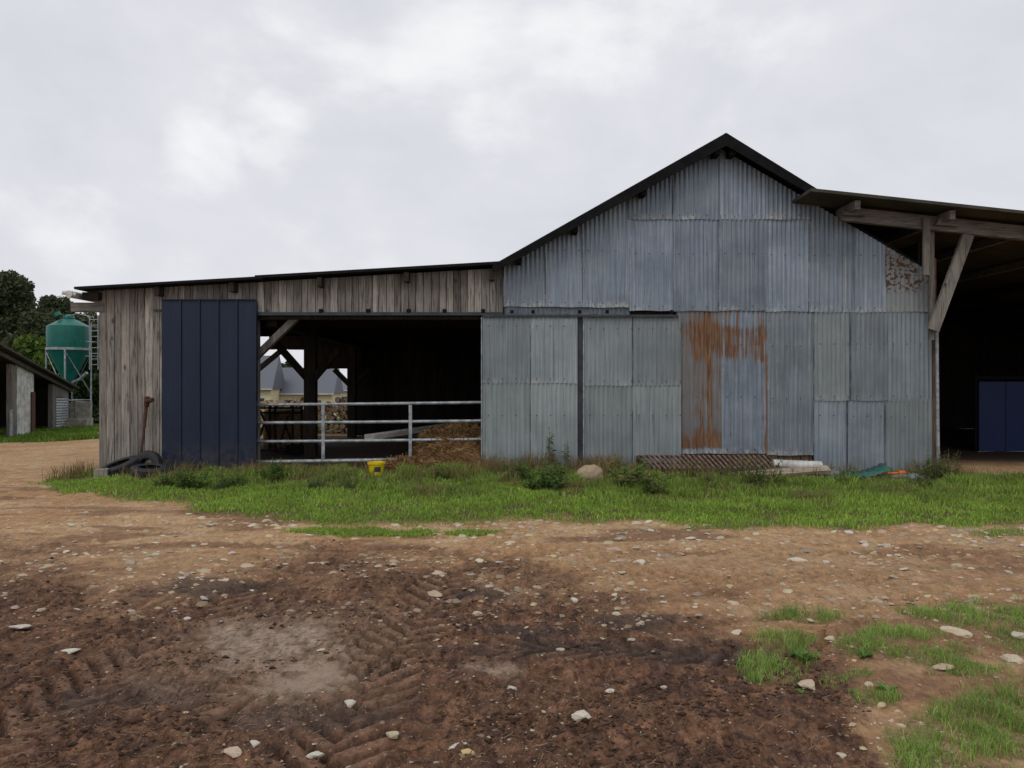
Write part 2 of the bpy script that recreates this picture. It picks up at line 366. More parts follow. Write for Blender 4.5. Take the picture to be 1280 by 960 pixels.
# front edge of the grass verge, in ground metres (x -> y)
VERGE = [G(*p) for p in ((66, 606), (85, 619), (200, 633), (330, 646), (450, 657), (560, 655), (700, 650), (840, 656), (960, 663), (1110, 664), (1280, 659))]
VERGE += [(9.0, 9.5), (12, 10.5)]
def verge_mask(x, y):
    n = fbm(x * 1.3, y * 1.3, 3, 4)
    e = interp_line(x, VERGE) + (n - .5) * 1.0
    m = sstep(-.12, .3, y - e)
    m = m * sstep(-8.02, -7.72, x + (n - .5) * .5)
    # right: yard in front of the open shed
    e2 = np.interp(x, [7.6, 8.0, 8.6, 9.4, 12], [15.4, 13.9, 12.6, 11.2, 10.0])
    m = m * (1 - sstep(-.15, .25, y - e2 + (n - .5) * .5) * (x > 7.4))
    inside_bldg = (y > 14.9) & (x > -7.7); m = m * (~inside_bldg)
    m = m * (1 - sstep(14.6, 15.2, y) * (x < -7.7))
    return m
def far_grass(x, y):                         # grass left of the track and behind
    n = fbm(x * .5, y * .5, 5, 4)
    e = np.interp(x, [-30, -16, -11, -8, 10, 30], [19.5, 20.5, 24.0, 25.6, 26.5, 26.5])
    m = sstep(-.4, .5, y - e + (n - .5) * 2.0)
    strip = sstep(.5, 1.0, y - np.interp(x, [-20, -12], [22.0, 25.3])) * sstep(1.6, 1.1, y - np.interp(x, [-20, -12], [22.0, 25.3])) * (x < -12.2)
    return m * (1 - .7 * strip)
PATCH = [(985, 800, 55, 13), (968, 838, 38, 20), (1012, 775, 60, 7), (1075, 808, 32, 15), (1160, 822, 62, 14), (1235, 772, 95, 17), (1130, 795, 50, 10), (1003, 822, 24, 10),
         (1290, 800, 50, 25), (1250, 905, 95, 62), (1150, 912, 50, 20), (1100, 872, 34, 13), (1172, 945, 52, 22), (1045, 850, 18, 6), (1210, 840, 60, 10), (1075, 843, 20, 5),
         (460, 663, 95, 5), (590, 664, 40, 3), (900, 660, 60, 4), (1250, 668, 40, 5)]
def patch_mask(x, y):
    d = np.maximum(y, .5); px = 640 + x / d * F; py = 480 + EYE * F / d
    n = fbm(x * 6, y * 6, 2, 4); m = np.zeros_like(x)
    for cx, cy, rx, ry in PATCH:
        q = np.sqrt(((px - cx) / rx) ** 2 + ((py - cy) / ry) ** 2); m = np.maximum(m, sstep(1.15, .55, q + (n - .5) * 1.1))
    # the same worn turf goes on outside the picture
    beyond = sstep(2.4, 3.4, x - (4.5 - y) * .3) * (y < 5.2) * sstep(.42, .55, n); near = (y < 3.3) * sstep(1.2, 2.2, x) * sstep(.4, .5, n)
    return np.where(y < 1, 0, np.maximum(m, np.maximum(beyond * (x > 3.2), near)))
TRACKS = [([(-.5, 7.0), (-.62, 6.0), (-.74, 5.1), (-.76, 4.3), (-.80, 3.4), (-.9, 2)], .24, 1.0),
          ([(-2.1, 7.0), (-2.2, 6.0), (-2.22, 5.0), (-2.27, 4.3), (-2.35, 3.4), (-2.5, 2)], .22, .75),
          ([(-1.5, 4.0), (-.7, 4.75), (-.2, 4.95), (.5, 4.88), (1.1, 4.80), (1.9, 5.1), (3.0, 5.9)], .2, .8),
          ([(-3.6, 5.2), (-2.4, 6.3), (-1.2, 7.0), (.2, 7.1), (1.8, 6.6), (3.2, 6.5)], .22, .55),
          ([(-4.5, 8.2), (-2, 8.0), (1, 7.7), (4, 7.6), (7, 7.9)], .25, .35)]
def track_h(x, y):
    h = np.zeros_like(x); dark = np.zeros_like(x); pm_ = np.zeros_like(x)
    for pts, hw, amp in TRACKS:
        best = np.full(x.shape, 9e9); S = np.zeros_like(x); Tt = np.zeros_like(x); s0 = 0
        for (ax, ay), (bx, by) in zip(pts[:-1], pts[1:]):
            dx, dy = bx - ax, by - ay; l = math.hypot(dx, dy); dx /= l; dy /= l
            t = np.clip((x - ax) * dx + (y - ay) * dy, 0, l); qx = x - ax - t * dx; qy = y - ay - t * dy
            dd = np.hypot(qx, qy); sel = dd < best; best = np.where(sel, dd, best); S = np.where(sel, s0 + t, S); Tt = np.where(sel, (x - ax) * dy - (y - ay) * dx, Tt); s0 += l
        n = fbm(x * 2.2, y * 2.2, 4, 3)
        prof = sstep(hw * 1.15, hw * .9, best) * sstep(.34, .54, n + .13 * amp)
        ph = S / .19 + np.abs(Tt) / hw * 1.25 + (Tt > 0) * .5 + (n - .5) * .35
        tri = np.abs(ph % 1 - .5) * 2
        lug = sstep(.34, .46, tri)
        edge = np.exp(-((best - hw * 1.2) / .07) ** 2)
        pm_ = np.maximum(pm_, prof * min(1, amp * 1.2)); h += amp * (prof * (-.066 + .064 * lug) + .024 * edge * (n > .42) * n); dark = np.maximum(dark, prof * (1 - lug) * amp)
    return h, dark, pm_
def mudness(x, y):                           # wet manure-brown mud in the foreground
    d = np.maximum(y, .5); px = 640 + x / d * F; py = 480 + EYE * F / d
    n = fbm(x * 1.1, y * 1.1, 1, 4); n2 = fbm(x * 4, y * 4, 6, 3)
    q = np.interp(px, [-400, 0, 200, 420, 620, 800, 900, 960, 1050, 1110, 1500], [720, 700, 735, 715, 722, 745, 790, 820, 850, 960, 1000])
    return sstep(-42, 42, py - q + (n - .5) * 105 + (n2 - .5) * 55) * sstep(2.6, 1.9, x - .25 * (y - 4) + (n - .5))
def ground_h(x, y, fine=True):
    x = np.asarray(x, float); y = np.asarray(y, float)
    h = (fbm(x * .35, y * .35, 0, 3) - .5) * .10 + (fbm(x * 1.7, y * 1.7, 2, 3) - .5) * .045
    near = (y < 17) & (y > 1)
    if fine:
        m = mudness(x, y) * near; k = fbm(x * 7, y * 7, 1, 4, .6); lum = fbm(x * 22, y * 22, 5, 3, .6)
        th, _, tp = track_h(x, y); calm = 1 - .88 * tp
        h = h + near * calm * ((k - .5) * (.028 + .06 * m) + (lum - .5) * (.014 + .034 * m))
        clod = sstep(.62, .75, fbm(x * 9, y * 6, 3, 2)) * m; h = h + clod * .016 * calm
        h = h + th * near
        silt = silt_mask(x, y); h = h * (1 - .85 * silt) - .012 * silt
    h = h + verge_mask(x, y) * (.02 + .03 * (fbm(x * 3, y * 3, 1, 2) - .5)) * sstep(15, 14.6, y)
    h = h * sstep(1.0, .2, ((y > 14.9) & (y < 27)) * 1.0 * .5)
    h = h - 2.0 * sstep(31, 74, y)
    return h
def silt_mask(x, y):
    n = fbm(x * 3, y * 3, 7, 4); m = np.zeros_like(x)
    for cx, cy, rx, ry in ((-1.12, 4.38, .36, .36), (-1.62, 5.10, .48, .42), (-1.35, 4.75, .5, .4), (-.15, 4.55, .25, .18)):
        q = np.hypot((x - cx) / rx, (y - cy) / ry); m = np.maximum(m, sstep(1.2, .4, q + (n - .5) * 1.2) * (.55 if cy in (4.75, 4.55) else 1))
    return m
def grow(a, b, s0, k, smax): 
    o = [a]; s = s0
    while o[-1] < b: o.append(o[-1] + s); s = min(smax, s * k)
    return o
ys = [-60, -30, -15, -8, -4, -1, .5, 1.5, 2.2] + grow(2.6, 16.5, .012, 1.0042, .055)
ys += grow(ys[-1] + .08, 34, .10, 1.02, .5); ys += grow(ys[-1] + 1, 900, 1.0, 1.12, 90)
xp = grow(.007, 3.2, .014, 1.0, .014); xp += grow(xp[-1] + .014, 10.5, .014, 1.01, .032); xp += grow(xp[-1] + .06, 24, .06, 1.04, .5); xp += grow(xp[-1] + .8, 700, .8, 1.25, 90)
xs = np.array([-a for a in xp[::-1]] + xp); ys = np.array(ys)
X, Y = np.meshgrid(xs, ys); x = X.ravel(); y = Y.ravel(); z = ground_h(x, y)
nx, ny = len(xs), len(ys); I = np.arange(nx * ny).reshape(ny, nx)
quads = np.stack([I[:-1, :-1], I[:-1, 1:], I[1:, 1:], I[1:, :-1]], -1).reshape(-1, 4)
def lerp(a, b, f): return a * (1 - f[:, None]) + np.array(b)[None, :] * f[:, None]
n_a = fbm(x * .8, y * .8, 2, 4); n_b = fbm(x * 3.5, y * 3.5, 5, 4); n_c = fbm(x * 12, y * 12, 1, 3)
gc = np.tile(np.array([[.42, .268, .142]]), (len(x), 1))
gc = lerp(gc, (.335, .19, .092), sstep(.40, .66, n_a) * .75)
gc = lerp(gc, (.50, .36, .21), sstep(.52, .72, n_b) * .55)
wear = fbm(x * .7, y * 2.6, 6, 4); gc = lerp(gc, (.15, .08, .048), sstep(.52, .66, wear) * (y < 13) * .7)
rd = sstep(9.2, 6.4, y + (n_a - .5) * 2.5); gc = lerp(gc, (.235, .132, .070), rd * .5)
mud = mudness(x, y); gc = lerp(gc, (.106, .053, .031), mud * .94)
gc = lerp(gc, (.185, .095, .052), mud * sstep(.5, .7, n_b) * .5)
gc = lerp(gc, (.062, .036, .029), mud * sstep(.55, .68, n_c) * .6)
th, tdark, tprof = track_h(x, y); tdark = tdark * (y < 9)
gc = lerp(gc, (.045, .027, .020), np.clip(tdark * 1.15, 0, 1) * (mud * .88 + .10))
gc = lerp(gc, (.20, .112, .070), np.clip(tprof - tdark, 0, 1) * mud * .6)
wet = np.zeros_like(x)
for cx, cy, rx, ry in ((.55, 4.95, 1.0, .28), (.1, 5.35, .5, .2), (1.25, 4.8, .6, .2), (-1.9, 4.05, .5, .25), (-1.0, 3.85, .4, .15), (.9, 5.5, .4, .2), (-.2, 6.2, .4, .2), (-2.4, 6.3, .7, .3)):
    wet = np.maximum(wet, sstep(1.25, .45, np.hypot((x - cx) / rx, (y - cy) / ry) + (n_b - .5) * 1.5))
gc = lerp(gc, (.040, .027, .023), wet * .75)
silt = silt_mask(x, y); gc = lerp(gc, (.18, .115, .075), sstep(1.25, .5, np.hypot((x + 1.4) / .95, (y - 4.85) / 1.15) + (n_b - .5) * .7) * .6)
gc = lerp(gc, (.30, .225, .165), np.clip(silt * (1 - sstep(.58, .70, n_c) * .75), 0, 1) * .85)
vg = np.maximum(verge_mask(x, y), far_grass(x, y)); gc = lerp(gc, (.075, .075, .028), vg * .92)
pm = patch_mask(x, y); gc = lerp(gc, (.15, .115, .055), pm * .6)
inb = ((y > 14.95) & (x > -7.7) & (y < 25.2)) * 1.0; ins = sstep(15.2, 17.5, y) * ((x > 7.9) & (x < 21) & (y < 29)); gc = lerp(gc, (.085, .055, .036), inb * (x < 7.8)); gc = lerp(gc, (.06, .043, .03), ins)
contr = np.clip(.46 + .54 * mud * (1 - .65 * tprof) - .45 * silt, .18, 1)
rough = .95 - .22 * wet - .15 * silt - .06 * mud
def mat_ground():
    t = NT("yard_earth"); c = t.coord(seed=False); a = t.attr()
    n1 = t.noise(c, 7, 8, .65); n2 = t.noise(c, 38, 6, .7); n3 = t.noise(c, 130, 3, .6); n4 = t.noise(t.coord(scale=(1, .5, 1), seed=False), 18, 6, .75, .6)
    f = t.math('ADD', t.math('MULTIPLY', n1, .4), t.math('ADD', t.math('MULTIPLY', n2, .4), t.math('MULTIPLY', n3, .2)))
    ct = t.n("Attribute"); ct.attribute_name = "contr"; ct = ct.outputs["Fac"]
    k = t.mix(ct, a, t.ramp(f, [(.38, (.38, .36, .35)), (.5, (.95, .95, .95)), (.62, (1.7, 1.68, 1.66))]), 'MULTIPLY')
    k = t.mix(ct, k, t.ramp(n4, [(.38, (.38, .35, .33)), (.5, (1, 1, 1)), (.64, (1.4, 1.42, 1.44))]), 'MULTIPLY')
    v = t.vor(c, 42); vc = t.vor(c, 42, 'F1', "Color"); sp = t.n("SeparateColor"); t.l(vc, sp.inputs[0])
    g = t.math('MULTIPLY', t.rng(v, .10, .19, 1, 0), t.rng(sp.outputs[0], .80, .84))     # grit
    k = t.mix(t.math('MULTIPLY', g, .8), k, (.44, .39, .31))
    v2 = t.vor(c, 95); vc2 = t.vor(c, 95, 'F1', "Color"); sp2 = t.n("SeparateColor"); t.l(vc2, sp2.inputs[0])
    g2 = t.math('MULTIPLY', t.rng(v2, .10, .2, 1, 0), t.rng(sp2.outputs[1], .86, .89)); k = t.mix(t.math('MULTIPLY', g2, .7), k, (.42, .37, .30))
    t.bump(t.math('ADD', t.math('ADD', f, t.math('MULTIPLY', n4, .5)), t.math('MULTIPLY', g, .25)), .62, .02)
    r = t.n("Attribute"); r.attribute_name = "rough"
    return t.fin(k, r.outputs["Fac"], 0, .2)
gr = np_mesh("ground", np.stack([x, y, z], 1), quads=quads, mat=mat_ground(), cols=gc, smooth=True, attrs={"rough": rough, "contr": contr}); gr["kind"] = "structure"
def gz(px, py): return float(ground_h(np.array([px]), np.array([py]))[0])

# ------------------------------------------------------------------ grass
def blades(n_try, box, dens, height, cols, width=.007, lean=.45, clump=None):
    X = rng.uniform(box[0], box[1], n_try); Y = rng.uniform(box[2], box[3], n_try)
    k = rng.random(n_try) < dens(X, Y); X = X[k]; Y = Y[k]; n = len(X)
    Z = ground_h(X, Y, True) - .004
    H = height(X, Y) * rng.uniform(.55, 1.25, n); a = rng.uniform(0, 2 * np.pi, n); b = rng.uniform(0, 2 * np.pi, n)
    W = width * rng.uniform(.7, 1.5, n) * (np.clip(Y / 8, .7, 2.2)); ln = lean * rng.uniform(.2, 1.4, n)
    dx, dy = np.cos(a) * W / 2, np.sin(a) * W / 2; lx, ly = np.cos(b) * ln * H, np.sin(b) * ln * H
    V = np.empty((n, 5, 3)); V[:, 0] = np.stack([X - dx, Y - dy, Z], 1); V[:, 1] = np.stack([X + dx, Y + dy, Z], 1)
    V[:, 2] = np.stack([X + dx * .8 + lx * .35, Y + dy * .8 + ly * .35, Z + H * .6], 1); V[:, 3] = np.stack([X - dx * .8 + lx * .35, Y - dy * .8 + ly * .35, Z + H * .6], 1)
    V[:, 4] = np.stack([X + lx, Y + ly, Z + H * np.clip(1.05 - ln * .5, .3, 1)], 1)
    o = np.arange(n)[:, None] * 5; q = o + np.array([[0, 1, 2, 3]]); t = o + np.array([[3, 2, 4]])
    C = cols(X, Y, n); C = np.repeat(C[:, None, :], 5, 1)
    return V.reshape(-1, 3), q, t, C.reshape(-1, 3)
def gmix(n, X, Y, green, pale, dry, fdry):
    u = rng.random(n)[:, None]; c = np.array(green) * (1 - u) + np.array(pale) * u
    c = c * (.7 + .6 * fbm(X * 1.6, Y * 1.6, 4, 3))[:, None] * rng.uniform(.75, 1.25, n)[:, None]
    d = rng.random(n) < fdry; c[d] = np.array(dry) * rng.uniform(.6, 1.2, d.sum())[:, None]; return c
GREEN, PALE, DRY = (.15, .30, .030), (.39, .51, .095), (.36, .27, .14)
def vh(X, Y):
    e = interp_line(X, VERGE); t = sstep(.5, 4.2, Y - e); n = fbm(X * 1.1, Y * 1.1, 6, 3)
    t2 = sstep(2.1, .3, 14.6 - Y); return (.05 + .10 * t * n * 2 * sstep(14.6, 13.6, Y) + .16 * t * sstep(.58, .72, fbm(X * 1.9, Y * 1.5, 7, 3)) * sstep(13.1, 12.5, Y) + .08 * t2 * sstep(.4, .7, n) + .02 * t2) * (.55 + .45 * clear(X, Y))
def fd(X, Y): return .05 + .28 * sstep(2.4, .6, 14.6 - Y) * sstep(.4, .65, fbm(X * .9, Y * .9, 2, 3)) 
def clear(X, Y):                             # trampled / shaded out around the things lying in the grass
    m = np.ones_like(X)
    for x0_, x1_, y0_, k_ in ((2.35, 7.5, 13.25, .07), (5.2, 7.7, 12.75, .15), (2.5, 7.2, 12.6, .5), (-2.8, -2.05, 12.6, .12), (-7.6, -6.15, 13.3, .3), (-4.9, -.7, 14.2, .35)):
        m = np.minimum(m, 1 - (1 - k_) * sstep(-.12, .05, X - x0_) * sstep(.12, -.05, X - x1_) * sstep(-.15, .05, Y - y0_))
    return m
def vcol(X, Y, n):
    c = gmix(n, X, Y, GREEN, PALE, DRY, fd(X, Y)); e = interp_line(X, VERGE); t = sstep(1.2, 3.2, Y - e + (fbm(X * 1.2, Y * 1.2, 5, 3) - .5) * 2.5)
    rough_ = np.array([.21, .265, .065]) * rng.uniform(.6, 1.35, (n, 1)); f = (t * (.35 + .6 * sstep(.35, .6, fbm(X * .8, Y * 2, 3, 3))))[:, None]
    c = c * (1 - f) + rough_ * f; b = (sstep(.55, .72, fbm(X * 1.4, Y * 2.0, 1, 3)) * t * .75)[:, None]
    return c * (1 - b) + np.array([.27, .21, .10]) * rng.uniform(.6, 1.3, (n, 1)) * b
parts = [blades(330000, (-9.2, 9.5, 8.4, 14.95), lambda X, Y: verge_mask(X, Y) * clear(X, Y) * (.35 + .65 * sstep(.3, .5, fbm(X * 4, Y * 4, 1, 2))) * (.5 + .5 * sstep(.3, .5, fbm(X * 4, Y * 4, 1, 2))), vh,
                vcol, .009)]
V, q, t, C = parts[0]
def link_stuff(name, V, q, t, C, mat, label, cat):
    o = np_mesh(name, V, quads=q, tris=t, mat=mat, cols=C); return tag(o, label, cat, None, "stuff")
link_stuff("grass", V, q, t, C, M['grass'], "bright green grass verge along the front of the barn", "grass")
V, q, t, C = blades(48000, (-8.4, 8.3, 12.6, 14.85), lambda X, Y: verge_mask(X, Y) * np.maximum(clear(X, Y) ** 2, .10) * sstep(.42, .62, fbm(X * 1.3, Y * 1.3, 2, 3)) * sstep(12.6, 14.2, Y), lambda X, Y: (.19 + .16 * fbm(X * 2, Y * 2, 3, 2)) * (1 + .45 * sstep(-.8, -.4, X) * sstep(3.0, 2.4, X)), lambda X, Y, n: gmix(n, X, Y, (.20, .17, .06), (.36, .28, .13), (.25, .14, .08), .35), .005, .35)
link_stuff("seed_grass", V, q, t, C, M['grass'], "thin dry seeding grass stalks along the foot of the barn", "dry grass")
V, q, t, C = blades(420000, (1.0, 6.5, 2.6, 9.6), lambda X, Y: patch_mask(X, Y) * (.22 + .75 * sstep(.38, .54, fbm(X * 9, Y * 9, 2, 3))) * np.clip(5 / Y, .4, 1), lambda X, Y: .025 + .065 * sstep(.38, .62, fbm(X * 5, Y * 5, 4, 3)) * np.clip(5.5 / Y, .5, 1),
                    lambda X, Y, n: gmix(n, X, Y, (.14, .28, .04), (.36, .47, .12), (.40, .31, .17), .12), .0045, .8)
link_stuff("turf_patches", V, q, t, C, M['grass'], "worn grass tufts scattered on the bare earth at the right", "grass")
V, q, t, C = blades(60000, (-3, 1.0, 8.2, 9.6), lambda X, Y: patch_mask(X, Y), lambda X, Y: .05 + 0 * X, lambda X, Y, n: gmix(n, X, Y, GREEN, PALE, DRY, .1), .007, .7)
link_stuff("turf_strip", V, q, t, C, M['grass'], "thin strip of short grass between stones before the verge", "grass")
V, q, t, C = blades(160000, (-26, -6.5, 18, 44), lambda X, Y: far_grass(X, Y), lambda X, Y: .10 + .08 * fbm(X, Y, 3, 2), lambda X, Y, n: gmix(n, X, Y, (.085, .19, .014), (.19, .30, .04), DRY, .05), .014, .6)
link_stuff("meadow_grass", V, q, t, C, M['grass'], "mown green grass beside the track and around the silo", "grass")

# ------------------------------------------------------------------ corrugated sheets
D0 = 14.7
def rake(xm):                                # z of the cladding edge under the gable roof
    xr = PX(900)
    return PZ(187) - (xr - xm) * .544 if xm < xr else PZ(187) - (xm - xr) * .588
def sheet(parent, x0, x1, z0, z1, y, mat='galv', name='wall_sheet', tone=1.0, warm=0.0, bloom=1.0, label=None, top=None, tilt=0.0, pitch=.086, amp=.0085, skew=0.0, curl=0.0):
    n = max(8, int((x1 - x0) / pitch * 8)); rows = 7; mb = MB(); uv = []; vs = []; ph = random.uniform(0, 6.28)
    sx = random.uniform(0, 50); dent = random.uniform(.002, .006)
    for j in range(rows):
        for i in range(n + 1):
            xx = x0 + (x1 - x0) * i / n; zt = z1 if top is None else min(z1, top(xx)); zt = max(zt, z0 + .01)
            zz = z0 + (zt - z0) * j / (rows - 1) + (0.006 * math.sin(xx * 9 + sx) if j == 0 else 0)
            e = 0
            if j == 0: e = -curl * (abs(i / n - .5) * 2) ** 3
            yy = y + amp * math.sin(2 * math.pi * xx / pitch + ph) + tilt * (i / n - .5) + dent * math.sin(zz * 2.1 + sx) * math.sin(xx * 3 + sx) + e
            vs.append((xx + skew * (zz - z0), yy, zz)); uv.append((xx - x0, zz - z0))
    fs = [(j * (n + 1) + i, j * (n + 1) + i + 1, (j + 1) * (n + 1) + i + 1, (j + 1) * (n + 1) + i) for j in range(rows - 1) for i in range(n)]
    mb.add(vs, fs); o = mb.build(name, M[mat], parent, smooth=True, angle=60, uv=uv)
    o["tone"] = tone * random.uniform(.78, 1.12); o["warm"] = min(1.0, warm + random.uniform(0, .12)); o["bloom"] = bloom * random.choice((.5, .8, 1.1, 1.3, 1.4)); o["seed"] = [random.uniform(0, 60) for _ in range(3)]
    if label: o["label"] = label
    return o
def boards_x(mb, x0, x1, zb, zt, y, wd=.135, th=.022, gap=.006, jag=.01, tone=(.42, .6)):
    x = x0
    while x < x1 - .03:
        w_ = min(wd * random.uniform(.85, 1.15), x1 - x); a, b = x + gap / 2, x + w_ - gap / 2
        t = random.uniform(*tone); g = random.random(); yy = y + random.uniform(-.004, .006); rz = random.uniform(-.004, .004)
        z0 = (zb(x) if callable(zb) else zb) + random.uniform(-jag, jag); za = zt(a) if callable(zt) else zt; zc = zt(b) if callable(zt) else zt
        vs = [(a, yy - th / 2, z0), (b, yy - th / 2 + rz, z0 + random.uniform(-.004, .004)), (b, yy - th / 2 + rz, zc), (a, yy - th / 2, za), (a, yy + th / 2, z0), (b, yy + th / 2, z0), (b, yy + th / 2, zc), (a, yy + th / 2, za)]
        mb.add(vs, [(0, 1, 2, 3), (5, 4, 7, 6), (4, 0, 3, 7), (1, 5, 6, 2), (3, 2, 6, 7), (4, 5, 1, 0)], (t, g, .5)); x += w_
    return mb

# ------------------------------------------------------------------ the corrugated barn
barn = empty("corrugated_barn", (PX(897), D0, 0), "tall gabled barn clad in blue-grey corrugated metal sheets, rust stained in the middle", "barn")
BX0, BX1, BACK = PX(629), PX(1164), 26.0
Yt = D0 - .012
zR1, zR2, zL = PZ(274), PZ(389), PZ(499)
tops = [(786, 841), (841, 898), (898, 956), (956, 1011)]
for i, (a, b) in enumerate(tops): sheet(barn, PX(a) - .02, PX(b) + .02, zR1 - .02, 9, Yt - .055 - .004 * (i % 2), tone=.95, top=rake, bloom=.8)
row2 = [(630, 682, 383, 0), (682, 728, 383.5, 0), (728, 787, 384, 0), (786, 841, 388, 1), (841, 898, 388.5, 1), (898, 956, 388, 1), (956, 1011, 389, 1), (1010, 1068, 390, 0), (1067, 1106, 390, 0)]
for i, (a, b, yb, cut) in enumerate(row2):
    sheet(barn, PX(a) - .02, PX(b) + .015, PZ(yb) - .01, (zR1 + .06) if cut else 9, Yt - .034 - .005 * (i % 3), top=None if cut else rake, bloom=1.0 if i not in (4, 8) else .5, warm=.0, skew=random.uniform(-.003, .003))
sheet(barn, PX(1105) - .01, PX(1163), PZ(390), 9, Yt - .042, 'galv_flaky', top=rake, label="corrugated sheet flecked with brown rust flakes", warm=.3)
sheet(barn, PX(630), PX(787), PZ(394), PZ(381), Yt - .005, tone=.7, bloom=.3)
# lower wall
sheet(barn, PX(845), PX(902), PZ(567), PZ(386), Yt - .010, 'galv_streak', label="heavily rusted corrugated sheet streaked orange brown")
sheet(barn, PX(900), PX(959), PZ(567), PZ(386), Yt - .016, 'galv_partial', label="corrugated sheet with rust patch at its top and right edge")
sheet(barn, PX(957), PX(1017), PZ(569), PZ(386), Yt - .012, bloom=1.2, warm=.35)
for i, (a, b, wm) in enumerate(((1016, 1062, .9), (1061, 1108, .6), (1107, 1163, .35))):
    sheet(barn, PX(a), PX(b) + .01, zL - .03, PZ(388), Yt - .022 - .012 * (i == 1), warm=wm, bloom=.9 if i == 0 else .3, tilt=.02 * (i == 2))
for i, (a, b, wm, sk) in enumerate(((1016, 1060, .3, 0), (1058, 1107, .4, 0), (1105, 1166, .8, -.006))):
    sheet(barn, PX(a), PX(b), PZ(588 + i) - .03, zL + .03, Yt - .004 - .007 * i, warm=wm, bloom=.35, skew=sk, curl=.03 * (i == 2))
mb = boards_x(MB(), PX(921), PX(1016), .0, PZ(566), D0 + .03, wd=.16, gap=.012, tone=(.4, .6)); mb.build("base_boards", M['brownwood'], barn)
boards_x(MB(), PX(846), PX(921), .0, PZ(563), D0 + .03, wd=.16, gap=.004, tone=(.3, .45)).build("base_boards", M['brownwood'], barn)
# sliding doors
def sdoor(a, b, mid, yb, seam, dy, lab):
    d = empty("sliding_door", (PX((a + b) / 2), D0, 0), None, None); d.parent = barn; d.location = Vector((PX((a + b) / 2), D0 + dy, 0)) - barn.location; d["label"] = lab
    y = D0 + dy
    for x0, x1 in ((a, mid), (mid, b)):
        sheet(d, PX(x0), PX(x1) + .004, PZ(yb), PZ(seam) + .03, y, name="door_sheet", warm=.95, bloom=.35, tone=1)
        sheet(d, PX(x0), PX(x1) + .004, PZ(seam), PZ(397), y - .011, name="door_sheet", warm=.8, bloom=.55, tone=1)
    fr = MB()
    for xx in (PX(a) + .05, PX(mid), PX(b) - .05): fr.box((xx, y + .045, (PZ(397) + .05) / 2 + .0), (.07, .05, PZ(397) - .12), None, (.4, .5, .5))
    for zz in (PZ(405), PZ(seam), .25): fr.box(((PX(a) + PX(b)) / 2, y + .098, zz), (PX(b) - PX(a) - .02, .05, .09), None, (.4, .3, .5))
    fr.build("door_frame", M['old_wood'], d)
    ed = MB(); ed.box((PX(a) + .004, y - .012, (PZ(397) + .04) / 2), (.018, .036, PZ(397) - .05), None); ed.build("edge_strip", M['tube'], d)
    for xx in (PX(a) + .2, PX(b) - .2): MB().box((xx, y - .035, PZ(395.5)), (.05, .012, .07)).build("hanger", M['steel_dark'], d)
sdoor(602, 721, 662, 590, 479, -.10, "left sliding door of plain grey corrugated metal")
sdoor(728.5, 850, 789, 590, 482, -.075, "right sliding door of plain grey corrugated metal with scattered holes")
mb = MB(); mb.box((PX(725), D0 - .03, PZ(396) / 2), (.16, .06, PZ(396)), None, (.35, .5, .5)); mb.build("door_post", M['steel_dark'], barn)
mb = MB(); mb.box(((PX(603) + PX(846)) / 2, D0 - .125, PZ(395.6)), (PX(846) - PX(603), .05, .042))
mb.build("door_track", M['steel_dark'], barn)
for px in (640, 666, 724, 758, 838):
    MB().box((PX(px), D0 - .12, PZ(390.5)), (.06, .05, .06)).build("track_bracket", M['shade_fitting_black'], barn)
# structure behind the cladding (dark timber, visible through gaps)
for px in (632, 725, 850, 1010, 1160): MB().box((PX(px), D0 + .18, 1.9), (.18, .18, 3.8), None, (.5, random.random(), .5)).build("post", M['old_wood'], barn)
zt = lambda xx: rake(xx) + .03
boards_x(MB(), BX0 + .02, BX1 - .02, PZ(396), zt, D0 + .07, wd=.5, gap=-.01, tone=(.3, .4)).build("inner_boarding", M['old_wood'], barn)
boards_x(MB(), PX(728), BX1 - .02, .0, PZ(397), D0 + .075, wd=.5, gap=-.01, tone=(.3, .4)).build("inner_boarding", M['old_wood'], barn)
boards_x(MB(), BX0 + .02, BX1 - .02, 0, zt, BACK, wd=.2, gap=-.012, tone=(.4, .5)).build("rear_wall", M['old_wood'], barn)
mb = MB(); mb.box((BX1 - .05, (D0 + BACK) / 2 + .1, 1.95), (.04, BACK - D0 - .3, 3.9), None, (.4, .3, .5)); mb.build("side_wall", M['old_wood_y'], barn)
# roof: corrugated slopes with a shade strip at the verge
def slope_roof(mb, xa, za, xb, zb, y0, y1, th, n=2, corr=True):
    # slab from (xa,za) to (xb,zb) running y0..y1
    L_ = math.hypot(xb - xa, zb - za); nxv, nzv = -(zb - za) / L_, (xb - xa) / L_
    if nzv < 0: nxv, nzv = -nxv, -nzv
    vs = []; 
    for yv in (y0, y1):
        vs += [(xa, yv, za), (xb, yv, zb), (xb + nxv * th, yv, zb + nzv * th), (xa + nxv * th, yv, za + nzv * th)]
    mb.add(vs, [(0, 1, 2, 3), (7, 6, 5, 4), (0, 4, 5, 1), (3, 2, 6, 7), (0, 3, 7, 4), (1, 5, 6, 2)])
OV = .42; YF = D0 - OV
xr, zr = PX(900), PZ(187) + .105
xl = PX(617, YF + .2); zl = zr - (xr - xl) * .566; xrr = PX(1165); zrr = PZ(187) + .03 - (xrr - xr) * .588
mb = MB(); slope_roof(mb, xl, zl, xr, zr, YF, BACK + .3, .05); xk = PX(1014); zk = zr - (xk - xr) * .618; slope_roof(mb, xr, zr + .002, xk, zk, YF, BACK + .3, .05); slope_roof(mb, xk, zk, xrr, zrr, D0 + .03, BACK + .3, .05); mb.build("roof", M['roof_dark'], barn)
mb = MB()
